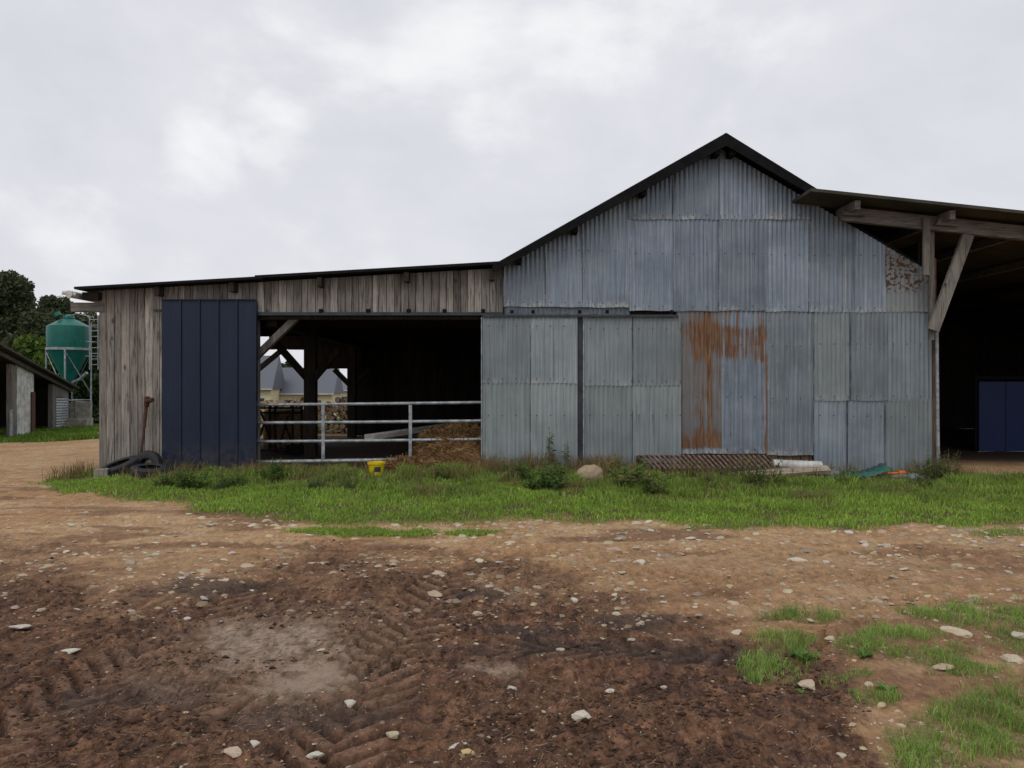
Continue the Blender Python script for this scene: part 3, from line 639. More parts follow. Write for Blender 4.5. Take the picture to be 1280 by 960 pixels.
for (xa, za, xb, zb) in ((xl, zl, xr, zr), (xr, zr, xk, zk)):
    L_ = math.hypot(xb - xa, zb - za); oa, ob_ = (.07, .16) if xa == xl else (.16, .09)
    yy = YF - .012
    vs = [(xa, yy, za - oa), (xb, yy, zb - ob_), (xb, yy, zb + .075), (xa, yy, za + .075)]; mb.add(vs + [(a, b + .026, c) for a, b, c in vs], [(0, 1, 2, 3), (7, 6, 5, 4), (0, 4, 5, 1), (3, 2, 6, 7), (0, 3, 7, 4), (1, 5, 6, 2)])
mb.build("verge_shade_strip", M['shade_fitting_black'], barn)  # added dark strip standing in for the shaded underside of the overhang
mb = MB(); mb.tube([(xr, YF + .03, zr + .03), (xr, BACK + .3, zr + .03)], .05, 10); mb.build("ridge_cap", M['roof_dark'], barn, smooth=True)
for px, py in ((893, 190), (912, 193), (802, 245), (718, 291), (648, 329)):
    xx = PX(px, D0 - .15); zz = (zr - (xr - xx) * .544 if xx < xr else zr - (xx - xr) * .588) - .16
    MB().box((xx, (YF + D0) / 2 + 1, zz), (.10, OV + 1.9, .13), None, (.5, random.random(), .5)).build("purlin_end", M['shade_fitting_black'], barn)

# ------------------------------------------------------------------ timber lean-to on the left
lean = empty("timber_lean_to", (PX(370), D0, 0), "low weathered board lean-to with open front beside the metal barn", "lean-to")
LX0, LX1 = PX(124), PX(629)
def lroof(xx): return float(np.interp(xx, [PX(90), PX(335), PX(336), PX(640)], [PZ(363.5), PZ(351.0), PZ(350.5), PZ(333.0)]))
LB = 25.0
b1 = boards_x(MB(), LX0, PX(207), lambda x: .02, lambda x: lroof(x) - .02, D0, wd=.142, tone=(.34, .72), jag=.03, gap=.011); b1.build("board_wall", M['board'], lean)
boards_x(MB(), PX(207), LX1, lambda x: PZ(391.5) if x > PX(320) else PZ(385), lambda x: lroof(x) - .02, D0 - .004, wd=.135, tone=(.28, .66), jag=.006, gap=.010).build("header_boards", M['board'], lean)
MB().box((PX(206), D0 - .045, PZ(480)), (.055, .05, 3.05), None, (.62, .3, .5)).build("corner_batten", M['beam_z'], lean)
mb = MB(); mb.box(((PX(322) + PX(629)) / 2, D0 - .045, PZ(392.5)), (PX(629) - PX(322), .05, .06)); mb.build("door_rail", M['steel_dark'], lean)
for px in (402, 461, 511, 556, 604): MB().box((PX(px), D0 - .055, PZ(389)), (.07, .05, .07)).build("rail_clip", M['shade_fitting_black'], lean)
# roof
mb = MB(); xa, xb, xc = PX(97, D0 - .2), PX(335), PX(632)
slope_roof(mb, xa, PZ(364), xb, PZ(351), D0 - .32, LB + .4, .045); slope_roof(mb, xb - .15, PZ(351) + .012, xc, PZ(332.5), D0 - .30, LB + .4, .05); mb.build("roof", M['roof_dark'], lean)
for px, dz in ((203, 0), (295, 0), (403, 0), (510, 0), (615, -.06)):
    xx = PX(px); MB().box((xx, D0 + .3, lroof(xx) - .115 + dz), (.085, 1.1, .17), None, (.45, random.random(), .5)).build("purlin_end", M['old_wood_y'], lean)
# eave corner on the far left: beam end, gutter
MB().box((PX(110), D0 + .05, PZ(384)), (.62, .16, .17), None, (.5, .2, .5)).build("eave_beam", M['beam_x'], lean)
MB().box((PX(118), D0 - .05, PZ(371)), (.3, .2, .14), None, (.4, .2, .5)).build("rafter_end", M['old_wood_y'], lean)
g = MB(); g.tube([(PX(99), D0 - .35, PZ(370)), (PX(99), LB, PZ(370))], .065, 10); g.tube([(PX(90), D0 - .3, PZ(368)), (PX(106), D0 - .28, PZ(371))], .04, 10); g.build("gutter", M['white'], lean, smooth=True)
# frame inside
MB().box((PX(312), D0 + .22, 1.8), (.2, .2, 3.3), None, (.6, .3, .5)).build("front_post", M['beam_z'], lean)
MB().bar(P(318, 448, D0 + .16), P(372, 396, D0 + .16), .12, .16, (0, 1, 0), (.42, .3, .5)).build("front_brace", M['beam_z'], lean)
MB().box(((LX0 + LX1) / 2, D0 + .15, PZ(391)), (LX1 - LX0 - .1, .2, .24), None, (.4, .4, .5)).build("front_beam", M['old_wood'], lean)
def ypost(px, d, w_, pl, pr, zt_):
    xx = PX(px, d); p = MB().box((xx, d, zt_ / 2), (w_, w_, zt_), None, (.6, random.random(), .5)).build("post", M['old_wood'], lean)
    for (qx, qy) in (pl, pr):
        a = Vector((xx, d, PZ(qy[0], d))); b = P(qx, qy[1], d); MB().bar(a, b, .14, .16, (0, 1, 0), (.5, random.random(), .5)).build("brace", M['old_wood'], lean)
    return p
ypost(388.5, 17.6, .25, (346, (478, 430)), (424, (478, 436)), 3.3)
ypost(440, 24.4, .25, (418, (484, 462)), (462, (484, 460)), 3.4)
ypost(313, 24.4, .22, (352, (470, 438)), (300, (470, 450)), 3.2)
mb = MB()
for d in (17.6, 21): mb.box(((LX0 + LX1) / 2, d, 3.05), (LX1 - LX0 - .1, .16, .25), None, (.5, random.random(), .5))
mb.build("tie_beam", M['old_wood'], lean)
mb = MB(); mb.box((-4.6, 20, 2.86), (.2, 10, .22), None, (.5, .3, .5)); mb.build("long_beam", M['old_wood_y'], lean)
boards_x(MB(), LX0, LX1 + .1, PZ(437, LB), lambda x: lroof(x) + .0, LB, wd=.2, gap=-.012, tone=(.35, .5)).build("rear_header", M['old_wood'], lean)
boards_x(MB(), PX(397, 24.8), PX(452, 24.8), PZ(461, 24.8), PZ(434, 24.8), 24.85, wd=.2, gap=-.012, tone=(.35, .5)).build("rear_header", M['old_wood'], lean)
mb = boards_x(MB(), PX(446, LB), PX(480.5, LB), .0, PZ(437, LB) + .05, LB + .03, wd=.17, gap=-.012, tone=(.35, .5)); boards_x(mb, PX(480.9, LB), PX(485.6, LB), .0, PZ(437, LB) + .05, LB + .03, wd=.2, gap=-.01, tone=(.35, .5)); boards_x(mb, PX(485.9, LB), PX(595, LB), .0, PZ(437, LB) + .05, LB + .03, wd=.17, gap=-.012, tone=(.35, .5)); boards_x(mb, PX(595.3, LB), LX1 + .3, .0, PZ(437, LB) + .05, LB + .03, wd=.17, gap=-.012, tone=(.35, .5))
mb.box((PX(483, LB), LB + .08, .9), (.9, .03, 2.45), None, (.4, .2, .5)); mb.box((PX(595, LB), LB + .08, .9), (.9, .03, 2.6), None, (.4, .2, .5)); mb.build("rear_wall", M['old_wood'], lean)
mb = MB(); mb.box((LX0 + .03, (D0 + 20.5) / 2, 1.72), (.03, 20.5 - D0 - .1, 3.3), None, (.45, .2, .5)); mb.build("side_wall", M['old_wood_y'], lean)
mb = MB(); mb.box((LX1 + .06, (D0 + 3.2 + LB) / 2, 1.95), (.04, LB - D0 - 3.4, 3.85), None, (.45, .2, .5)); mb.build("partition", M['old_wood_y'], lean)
# navy door of ribbed steel
mb = MB(); x0, x1, z0, z1 = PX(206), PX(322.5), PZ(590), PZ(376); yd = D0 - .13
nseam = 5; seg = (x1 - x0) / nseam; prof = [(x0, 0)]
for i in range(1, nseam): 
    c = x0 + i * seg; prof += [(c - .030, 0), (c - .018, -.028), (c + .018, -.028), (c + .030, 0)]
prof += [(x1, 0)]
vs = [(a, yd + b, zz) for zz in (z0, z1) for a, b in prof] ; n = len(prof)
vs += [(x0, yd + .05, z0), (x1, yd + .05, z0), (x0, yd + .05, z1), (x1, yd + .05, z1)]
mb.add(vs, [(i, i + 1, n + i + 1, n + i) for i in range(n - 1)] + [(2 * n + 1, 2 * n, 2 * n + 2, 2 * n + 3), (2 * n, 0, n, 2 * n + 2), (n - 1, 2 * n + 1, 2 * n + 3, 2 * n - 1)])
door = mb.build("blue_door", M['blue'], lean); door["label"] = "navy blue sliding door of ribbed steel sheet"
tr = MB(); tr.box(((x0 + x1) / 2, yd - .006, z1 + .008), (x1 - x0, .075, .016)); tr.box((x1 + .010, yd + .012, (z0 + z1) / 2), (.02, .085, z1 - z0 - .01)); tr.build("edge_trim", M['blue'], door)
MB().box((PX(201), yd + .03, PZ(389)), (.14, .06, .05)).build("door_stop", M['steel_dark'], lean)

# ------------------------------------------------------------------ open shed on the right
shed = empty("open_shed", (PX(1240), D0, 0), "open-fronted timber shed with shallow sloping roof and dark interior", "shed")
SF = 13.72
def sroof(xx): return PZ(238, SF) - (xx - PX(1005, SF)) * .106
sx0, sx1, SBK = PX(1014, SF), 19.5, 29.0
nC = 220; mb = MB(); vs = []; fs = []
for yv in (SF, SF + .02, SBK):
    for i in range(nC + 1):
        xx = sx0 + (sx1 - sx0) * i / nC; vs.append((xx, yv, sroof(xx)))
top = len(vs)
for yv in (SF, SF + .02, SBK):
    for i in range(nC + 1):
        xx = sx0 + (sx1 - sx0) * i / nC; vs.append((xx, yv, sroof(xx) + .055))
w_ = nC + 1
for r in range(2):
    for i in range(nC):
        fs += [(r * w_ + i, (r + 1) * w_ + i, (r + 1) * w_ + i + 1, r * w_ + i + 1), (top + r * w_ + i, top + r * w_ + i + 1, top + (r + 1) * w_ + i + 1, top + (r + 1) * w_ + i)]
for i in range(nC): fs.append((i, i + 1, top + i + 1, top + i))
fs += [(0, top, top + w_, w_), (nC, w_ + nC, top + w_ + nC, top + nC), (w_, top + w_, top + 2 * w_, 2 * w_), (w_ + nC, 2 * w_ + nC, top + 2 * w_ + nC, top + w_ + nC)]
mb.add(vs, fs); mb.build("roof", M['roof'], shed)
bz = lambda xx: PZ(267, 14.3) - (xx - PX(1053, 14.3)) * .108
bx0 = PX(1053, 14.3); MB().bar((bx0, 14.33, bz(bx0)), (sx1, 14.33, bz(sx1)), .12, .25, (0, 0, 1), (.50, .4, .5)).build("front_beam", M['beam_x'], shed)
for px in (1066, 1183, 1300, 1420):
    xx = PX(px, 14.1); zz = sroof(xx) - .10
    p = MB().box((xx, 14.0 + 6.9, zz), (.10, 14.0, .16), None, (.5, random.random(), .5)).build("purlin", M['beam_x'], shed)
    q = MB().prism([(xx - .16, zz - .12), (xx + .26, zz - .15), (xx + .10, zz + .0), (xx - .075, zz + .02)], 14.16, 14.24, col=(.45, .2, .5)); q.build("purlin_block", M['beam_x'], shed)
for px in (1540, 1660, 1790, 1910):
    xx = PX(px, 14.1); MB().box((xx, 14.0 + 6.9, sroof(xx) - .10), (.10, 14.0, .16), None, (.5, random.random(), .5)).build("purlin", M['old_wood_y'], shed)
MB().bar(P(1158, 273, 14.2), P(1157.5, 344, 14.2), .12, .05, (0, 1, 0), (.52, .7, .5)).build("hanger_board", M['beam_z'], shed)
MB().bar(P(1164, 283, 14.42), P(1164, 425, 14.42), .09, .05, (0, 1, 0), (.42, .1, .5)).build("hanger_board", M['beam_z'], shed)
MB().bar(P(1210, 293, 14.34), P(1166, 413, 14.34), .20, .08, (0, 1, 0), (.56, .6, .5)).build("brace", M['beam_z'], shed)
MB().box((PX(1166.5), D0 + .0, 2.0), (.05, .12, 4.0), None, (.5, .6, .5)).build("corner_post", M['brownwood'], shed)
g = MB(); g.tube([P(1171, 412, 14.6), P(1172, 520, 14.6), P(1173, 592, 14.6)], .030, 8); g.build("drain_pipe", M['tube'], shed, smooth=True)
MB().box((15.6, 14.35, 2.1), (.2, .2, 4.2), None, (.5, .4, .5)).build("post", M['beam_z'], shed)
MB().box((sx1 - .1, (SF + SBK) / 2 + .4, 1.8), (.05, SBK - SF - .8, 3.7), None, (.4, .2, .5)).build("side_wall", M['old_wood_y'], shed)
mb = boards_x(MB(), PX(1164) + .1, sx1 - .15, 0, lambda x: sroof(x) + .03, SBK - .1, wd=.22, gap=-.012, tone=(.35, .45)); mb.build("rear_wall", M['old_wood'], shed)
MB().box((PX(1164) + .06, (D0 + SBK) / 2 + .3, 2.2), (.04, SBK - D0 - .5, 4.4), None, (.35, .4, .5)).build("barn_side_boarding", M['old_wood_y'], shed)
bl = empty("blue_partition", (12.8, 19.2, 0), "blue panelled partition standing inside the dark open shed", "partition")
mb = MB(); xx = PX(1223, 19.2)
for i in range(4): MB().box((xx + .33 + i * .66, 19.2, PZ(521, 19.2)), (.645, .03, 1.72)).build("blue_panel", M['blue2'], bl)
mb = MB(); mb.box((xx + 1.32, 19.17, PZ(566, 19.2)), (2.7, .05, .08)); mb.build("bottom_rail", M['white'], bl)
mb = MB(); mb.box((xx + 1.32, 19.24, PZ(472, 19.2)), (2.8, .05, .07)); 
for k in (-.03, 1.32, 2.7): mb.box((xx + k, 19.26, .95), (.06, .05, 1.9))
mb.build("frame", M['shade_fitting_black'], bl)

# ------------------------------------------------------------------ field gate
gd = D0 + .16
gate = empty("field_gate", (PX(460), gd, 0), "galvanised tubular field gate with four rails across the lean-to opening", "gate")
for (ya, yb) in ((506, 503), (528.5, 526), (552, 549), (577.5, 572.5)):
    MB().tube([P(318, ya, gd), P(460, (ya + yb) / 2 + .3, gd - .01), P(606, yb, gd - .02)], .030 if ya < 570 else .036, 10).build("rail", M['tube'], gate, smooth=True)
for px, yo in ((319.5, 0), (404, -.02), (513, -.03)):
    MB().bar(P(px, 506, gd + yo), P(px, 576, gd + yo), (.06 if px > 350 else .05), .03, (0, 1, 0)).build("upright", M['tube'], gate)
# ------------------------------------------------------------------ hay heap behind / under the gate
def straw_bits(n, cen, rad, hfun, L=(.08, .26), th=.004, colr=((.20, .11, .04), (.42, .27, .11))):
    X = cen[0] + rad[0] * rng.uniform(-1, 1, n); Y = cen[1] + rad[1] * rng.uniform(-1, 1, n); ok = ((X - cen[0]) / rad[0]) ** 2 + ((Y - cen[1]) / rad[1]) ** 2 < 1; X = X[ok]; Y = Y[ok]; n = len(X)
    Z = hfun(X, Y) + rng.uniform(-.02, .03, n); a = rng.uniform(0, np.pi, n); p = rng.normal(0, .45, n); l = rng.uniform(*L, n)
    d = np.stack([np.cos(a) * np.cos(p), np.sin(a) * np.cos(p), np.sin(p)], 1) * l[:, None] / 2; c = np.stack([X, Y, Z], 1)
    s = np.stack([-np.sin(a), np.cos(a), rng.uniform(-1, 1, n)], 1) * th
    V = np.stack([c - d - s, c + d - s, c + d + s, c - d + s], 1); q = np.arange(n)[:, None] * 4 + np.array([[0, 1, 2, 3]])
    u = rng.random(n)[:, None]; C = (np.array(colr[0]) * (1 - u) + np.array(colr[1]) * u) * rng.uniform(.7, 1.2, n)[:, None]
    return V.reshape(-1, 3), q, np.repeat(C[:, None], 4, 1).reshape(-1, 3)
hc = (PX(560, 15.6), 15.5)
def hay_h(X, Y):
    q = ((X - hc[0] - .2) / 1.35) ** 2 + ((Y - hc[1] - .3) / 1.45) ** 2
    h = .84 * np.clip(1 - q, 0, 1) ** .55 * sstep(-1.0, -.55, X - hc[0] - .15 + .3 * (fbm(X * 2, Y * 2, 1, 2) - .5))
    fr = .30 * np.clip(1 - ((X - hc[0] + .25) / 1.3) ** 2 - ((Y - 14.75) / .9) ** 2, 0, 1) ** .6
    return np.maximum(h * (.85 + .3 * fbm(X * 3, Y * 3, 3, 3)), fr) - .04
gx, gy = np.meshgrid(np.linspace(-1.75, 1.7, 70), np.linspace(-1.7, 1.8, 70)); hx = (gx + hc[0]).ravel(); hy = (gy + hc[1]).ravel()
hz = hay_h(hx, hy) + (fbm(hx * 12, hy * 12, 2, 3) - .5) * .10
I = np.arange(4900).reshape(70, 70); hq = np.stack([I[:-1, :-1], I[:-1, 1:], I[1:, 1:], I[1:, :-1]], -1).reshape(-1, 4)
hV, hQ, hC = straw_bits(14000, (hc[0], hc[1]), (1.6, 1.65), hay_h, L=(.08, .30), th=.005, colr=((.15, .08, .032), (.36, .225, .10)))
hcol = np.tile([[.17, .095, .04]], (4900, 1)) * (.5 + fbm(hx * 5, hy * 5, 1, 3))[:, None]
hay = np_mesh("hay_heap", np.concatenate([np.stack([hx, hy, hz], 1), hV]), quads=np.concatenate([hq, hQ + 4900]), mat=M['straw'], cols=np.concatenate([hcol, hC]))
tag(hay, "loose brown hay heap spilling out under the gate's right end", "hay heap")
# rounded boulder in the verge
cc = G(737, 606)
def boulder():
    import bmesh
    bm = bmesh.new(); bmesh.ops.create_icosphere(bm, subdivisions=4, radius=1)
    co = np.array([v.co for v in bm.verts]); f = 1 + .40 * (fbm(co[:, 0] * 1.3 + 5, co[:, 2] * 1.3 + co[:, 1], 2, 3) - .5) + .30 * (fbm(co[:, 0] * 5, co[:, 2] * 7 + co[:, 1] * 3, 4, 3) - .5)
    for v, k in zip(bm.verts, f): v.co = v.co * float(k)
    me = bpy.data.meshes.new("boulder"); bm.to_mesh(me); bm.free(); me.polygons.foreach_set("use_smooth", [True] * len(me.polygons)); me.materials.append(M['stone']); return me
o = bpy.data.objects.new("boulder", boulder()); COL.objects.link(o); o.location = (cc[0], cc[1], gz(*cc) + .075); o.scale = (.235, .20, .225); o.rotation_euler = (.1, .15, .4); o["tone"] = (.60, .49, .38); o["seed"] = [3.0, 7.0, 1.0]
tag(o, "rounded beige boulder in the grass before the sliding doors", "boulder")
# ------------------------------------------------------------------ bucket, gutter profile, feeder, logs
bk = empty("bucket", (PX(470.5, 13.95), 13.95, gz(PX(470.5, 13.95), 13.95)), "yellow plastic bucket with dark sticker in the grass under the gate", "bucket")
b0 = parent_world(bk)
MB().lathe([(.0, .01), (.115, .01), (.118, .0), (.145, .20), (.15, .222), (.137, .222), (.112, .03), (.0, .03)], 28, b0, col=(.5, .5, .5)).build("tub", M['yellow'], bk, smooth=True)
MB().lathe([(.140, .188), (.158, .190), (.160, .225), (.150, .228), (.146, .192)], 28, b0, close=True).build("rim", M['yellow'], bk, smooth=True)
mb = MB(); a0 = R(-72)
vs = []; 
for zz in (.06, .15):
    for k in range(7):
        q = a0 + R(-24) + R(48) * k / 6; rr = .1195 + .027 * zz / .2 + .003; vs.append((b0.x + rr * math.cos(q), b0.y + rr * math.sin(q), b0.z + zz))
mb.add(vs, [(k, k + 1, 8 + k, 7 + k) for k in range(6)]); mb.build("sticker", M['label_dark'], bk)
mb = MB(); a = P(461, 548, 15.5); b = P(603, 527, 19.5); d = (b - a); sd_ = d.normalized().cross(Vector((0, 0, 1))).normalized()
pr = [(-.11, .07), (-.10, .075), (-.09, -.01), (.09, -.01), (.10, .075), (.11, .07), (.10, -.03), (-.10, -.03)]
vs = [a + sd_ * s_ + Vector((0, 0, t_)) for s_, t_ in pr] + [b + sd_ * s_ + Vector((0, 0, t_)) for s_, t_ in pr]
mb.add(vs, [(i, (i + 1) % 8, 8 + (i + 1) % 8, 8 + i) for i in range(8)] + [(0, 1, 2, 7), (2, 3, 6, 7), (3, 4, 5, 6), (8, 15, 10, 9), (10, 15, 14, 11), (11, 14, 13, 12)])
tag(mb.build("metal_channel", M['white']), "long pale metal channel lying across the hay behind the gate", "channel")
fd_ = 19.3
fe = empty("feed_barrier", (PX(348, fd_), fd_, 0), "rusty iron cattle feed barrier with slanted bars inside the lean-to", "feed barrier")
for py in (510, 516, 563): MB().bar(P(312, py, fd_), P(378, py, fd_), .05, .05).build("rail", M['rust_dark'], fe)
for px in (337, 344, 366, 377): MB().bar(P(px, 506, fd_), P(px, 572, fd_), .05, .05, (0, 1, 0)).build("upright", M['rust_dark'], fe)
for a, b in (((331, 528), (320, 558)), ((331, 528), (340, 560)), ((360, 520), (350, 556)), ((356, 530), (366, 556)), ((324, 512), (333, 530))):
    MB().bar(P(a[0], a[1], fd_ - .04), P(b[0], b[1], fd_ - .04), .045, .045, (0, 1, 0)).build("slanted_bar", M['rust_dark'], fe)
bc = Vector((PX(357, 20.6), 20.6, 0))
mb = MB(); mb.lathe([(0, 0), (.52, 0), (.56, .06), (.565, .55), (.55, .93), (.50, .98), (0, .99)], 36, bc)
o = mb.build("round_bale", mat_simple("bale_straw", (.38, .26, .14), .95, var=.5, scale=16, bump=1.0)); tag(o, "brown round straw bale standing on end behind the feed barrier", "bale")
tb = Vector((PX(370, 18.4), 18.4, 0)); tag(MB().lathe([(0, .02), (.22, .0), (.25, .22), (.23, .22), (.2, .04), (0, .04)], 24, tb).build("feed_tub", M['rubber'], None, True), "low black feed tub on the floor by the feed barrier", "tub")
MB_p = MB(); MB_p.tube([P(445, 503, 25.8), P(449, 472, 25.8)], .035, 8); MB_p.tube([P(449, 472, 25.8), P(450, 462, 25.8)], .025, 8)
tag(MB_p.build("pale_pole", M['white'], None, True), "thin pale pole leaning behind the lean-to's rear post", "pole")
def log_mesh(kind):
    mb = MB(); n = 12; l = .5
    if kind == 0: pts = [(.105 * math.cos(q) * random.uniform(.9, 1.08), .10 * math.sin(q) * random.uniform(.9, 1.08)) for q in [2 * math.pi * k / n for k in range(n)]]
    elif kind == 1: pts = [(0, -.075)] + [(.16 * math.cos(q), -.075 + .16 * math.sin(q)) for q in [R(20) + R(140) * k / 8 for k in range(9)]]
    else: pts = [(0, 0)] + [(.15 * math.cos(q), .15 * math.sin(q)) for q in [R(-15) + R(95) * k / 7 for k in range(8)]]
    k = len(pts); vs = [(a, 0, b) for a, b in pts] + [(a, l, b) for a, b in pts]
    mb.add(vs, [(i, (i + 1) % k, k + (i + 1) % k, k + i)[::-1] for i in range(k)]); mb.f += [tuple(range(k)), tuple(range(2 * k - 1, k - 1, -1))]; mb.m += [1, 1]
    return mb
logs = []
for kd in range(3):
    o = log_mesh(kd).build("firewood_log", [M['log_bark'], M['log_end']]); tag(o, "split firewood log in the long stack behind the lean-to", "log", "firewood logs in the stack"); logs.append(o)
cnt = 0; LD = 26.6
for r in range(9):
    for c in range(30):
        xx = PX(318, LD) + .16 * c + .08 * (r % 2) + random.uniform(-.03, .03); zz = .08 + .148 * r + random.uniform(-.02, .02)
        if r > 5.6 + 2.2 * float(vn(np.array([c * .35]), np.array([3.3]), 2)[0]) or xx > PX(488, LD): continue
        s = logs[random.randrange(3)]
        o = s if s.get("placed") is None else s.copy()
        if s.get("placed") is None: s["placed"] = 1
        else: COL.objects.link(o)
        o.scale = (.8, .9, .8); o.location = (xx, LD + random.uniform(-.09, .06), zz + gz(xx, LD)); o.rotation_euler = (random.uniform(-.05, .05), random.uniform(0, 6.28), random.uniform(-.12, .12)); cnt += 1
for s in logs:
    pass

# ------------------------------------------------------------------ tyres, prop and block by the board wall
def tyre(loc, rot, rad, wd, label):
    root = empty("tyre", loc, label, "tyre", "old tyres by the board wall"); root.rotation_euler = rot
    p = [(.56, -.42), (.62, -.5), (.80, -.5), (.93, -.44), (1.0, -.34), (1.0, .34), (.93, .44), (.80, .5), (.62, .5), (.56, .42), (.60, .36), (.80, .40), (.90, .3), (.90, -.3), (.80, -.40), (.60, -.36)]
    mb = MB(); mb.lathe([(r * rad, z * wd) for r, z in p], 40, (0, 0, 0), close=True)
    me = mb.build("carcass", M['rubber'], None, True, 40); me.parent = root
    tr = MB()
    for k in range(36):
        q = 2 * math.pi * k / 36
        for s in (-1, 1):
            Mx = Matrix.Rotation(q, 3, 'Z') @ Matrix.Rotation(s * .5, 3, 'X')
            tr.box(Matrix.Rotation(q + s * .04, 3, 'Z') @ Vector((rad * 1.0, 0, s * wd * .17)), (.02, .035, wd * .34), Mx)
    t2 = tr.build("tread", M['rubber'], None); t2.parent = root
    return root
tx = PX(184, 14.25); tyre((tx, 14.25, .12), (R(76), R(0), R(-20)), .31, .15, "black tyre propped upright against the weathered board wall")
tx = PX(150, 14.3); tyre((tx, 14.28, .13), (R(14), R(-16), 0), .38, .18, "worn tyre lying flat beside a pale block at the wall corner")
tx = PX(187, 13.75); tyre((tx, 13.75, .12), (R(6), R(4), 0), .31, .18, "black tyre lying flat in the grass in front of the upright one")
bx, by = PX(127, 13.85), 13.85
mb = MB(); mb.box((bx, by, gz(bx, by) + .075), (.22, .20, .15), Matrix.Rotation(.3, 3, 'Z'), jit=.008); tag(mb.build("concrete_block", M['concrete']), "small pale concrete block at the left corner of the lean-to", "block")
pr_ = empty("iron_prop", P(174, 585, 14.45), "rusty iron prop with crank head leaning on the board wall", "prop")
MB().tube([P(174, 590, 14.42), P(183, 507, 14.56)], .022, 10).build("shaft", M['rust'], pr_, True)
MB().tube([P(180, 535, 14.52), P(183, 507, 14.56)], .032, 10).build("sleeve", M['rust'], pr_, True)
m_ = MB(); m_.tube([P(182, 502, 14.54), P(191, 500, 14.48)], .045, 12); m_.tube([P(183, 508, 14.56), P(184, 496, 14.54)], .05, 12); m_.build("crank_head", M['rust'], pr_, True)

# ------------------------------------------------------------------ scrap heap against the barn
def rack(a_px, b_px, yf, yb, df, db, n, label, wob):
    z = lambda py, d: PZ(py, d)
    r_ = empty("iron_rack", (PX((a_px + b_px) / 2, df), df, 0), label, "rack", "iron racks on the scrap heap")
    fa, fb = Vector((PX(a_px, df), df, z(yf, df))), Vector((PX(b_px, df), df, z(yf, df)) ); ba, bb = Vector((PX(a_px - wob, db), db, z(yb, db))), Vector((PX(b_px - wob, db), db, z(yb, db)))
    m = MB(); m.bar(fa, fb, .05, .05); m.bar(ba, bb, .05, .05); m.bar(fa, ba, .05, .05); m.bar(fb, bb, .05, .05); m.bar((fa + ba) / 2, (fb + bb) / 2, .04, .03); m.build("frame", M['rust_dark'], r_)
    m = MB()
    for k in range(1, n):
        t = k / n; m.bar(fa.lerp(fb, t) + Vector((0, 0, .03)), ba.lerp(bb, t) + Vector((0, 0, .03)), .028, .022)
    m.build("slats", M['rust_pale'], r_)
    for e in (fa, fb): MB().bar(e, (e.x, e.y, 0), .05, .05, (0, 1, 0)).build("leg", M['rust_dark'], r_)
    for e in (ba, bb): MB().bar(e, (e.x, e.y, 0), .05, .05, (0, 1, 0)).build("leg", M['rust_dark'], r_)
rack(813, 976, 588, 571, 13.95, 14.50, 26, "upper rusty slatted iron rack on the scrap heap by the wall", 16)
rack(822, 960, 595, 585, 13.80, 14.40, 20, "lower rusty slatted rack beneath another one on the scrap heap", 8)
ra, rb = P(966, 582, 14.2), P(1026, 583, 14.2); ra.z += .02; 
ro = empty("mesh_roll", (ra + rb) / 2, "dirty white roll of plastic netting lying on the scrap heap", "roll")
MB().tube([ra, rb], .092, 16).build("roll", M['white'], ro, True)
m_ = MB()
for k in range(9):
    c = ra.lerp(rb, .08 + .84 * k / 8); m_.lathe([(.094, -.008), (.101, 0), (.094, .008)], 18, c, Matrix.Rotation(R(90), 3, 'Y'))
m_.build("wrapping", M['white'], ro, True)
MB_ = MB(); MB_.bar(P(925, 594, 13.75), P(1036, 586, 13.95), .17, .05, (0, -.5, 1), (.6, .2, .5)); tag(MB_.build("pale_board", M['palewood']), "pale plank lying in front of the netting roll", "plank")
MB_ = MB(); MB_.bar(P(985, 590, 14.25), P(1052, 593, 14.1), .22, .05, (0, -.3, 1), (.62, .8, .5)); tag(MB_.build("grey_board", M['beam_x']), "short grey plank under the green sheet's left end", "plank")
MB_ = MB(); MB_.bar(P(880, 602, 13.7), P(1000, 599, 13.9), .12, .08, (0, 0, 1), (.3, .8, .5)); tag(MB_.build("dark_board", M['brownwood']), "dark rotten plank at the foot of the scrap heap", "plank")
mb = MB(); vs = []; n = 24
for j in range(2):
    for i in range(n + 1):
        t = i / n; xx = PX(1034 + 74 * t, 13.95); zz = .07 + PZ(601 - 3 * t - 9 * max(0, t - .6) ** 1.5 * 4, 13.95) + .012 * math.sin(t * 60); yy = 13.75 + .5 * j; vs.append((xx + .06 * j, yy, zz + .05 * j))
mb.add(vs, [(i, i + 1, n + 2 + i, n + 1 + i) for i in range(n)]); o = mb.build("green_sheet", M['green_sheet'], None, True); tag(o, "dark green corrugated sheet bent up at one end on the ground", "metal sheet")
o.modifiers.new("thickness", 'SOLIDIFY').thickness = .008
for (a, b, pa, pb, d, lab) in ((1098, 1152, 604, 600, 13.75, "flat grey slab lying beside the green sheet"), (1118, 1168, 607, 608, 13.5, "lower grey slab lying by the weeds at the barn corner")):
    MB_ = MB(); MB_.bar(P(a, pa - 4, d), P(b, pb - 4, d), .42, .03, (.05, -.12, 1)); tag(MB_.build("grey_slab", M['grey_sheet']), lab, "slab")
MB_ = MB(); MB_.tube([P(1110, 592, 14.1), P(1133, 591, 14.0)], .022, 10); MB_.tube([P(1124, 591, 14.0), P(1131, 590.5, 13.98)], .036, 10); tag(MB_.build("orange_pipe", M['orange'], None, True), "short orange plastic pipe lying behind the grey slabs", "pipe")
MB_ = MB(); MB_.bar(P(1020, 606, 13.7), P(1105, 606, 13.85), .30, .09, (0, 0, 1), (.3, .3, .5)); tag(MB_.build("dark_timber", M['brownwood']), "dark flat timber under the green sheet", "timber")

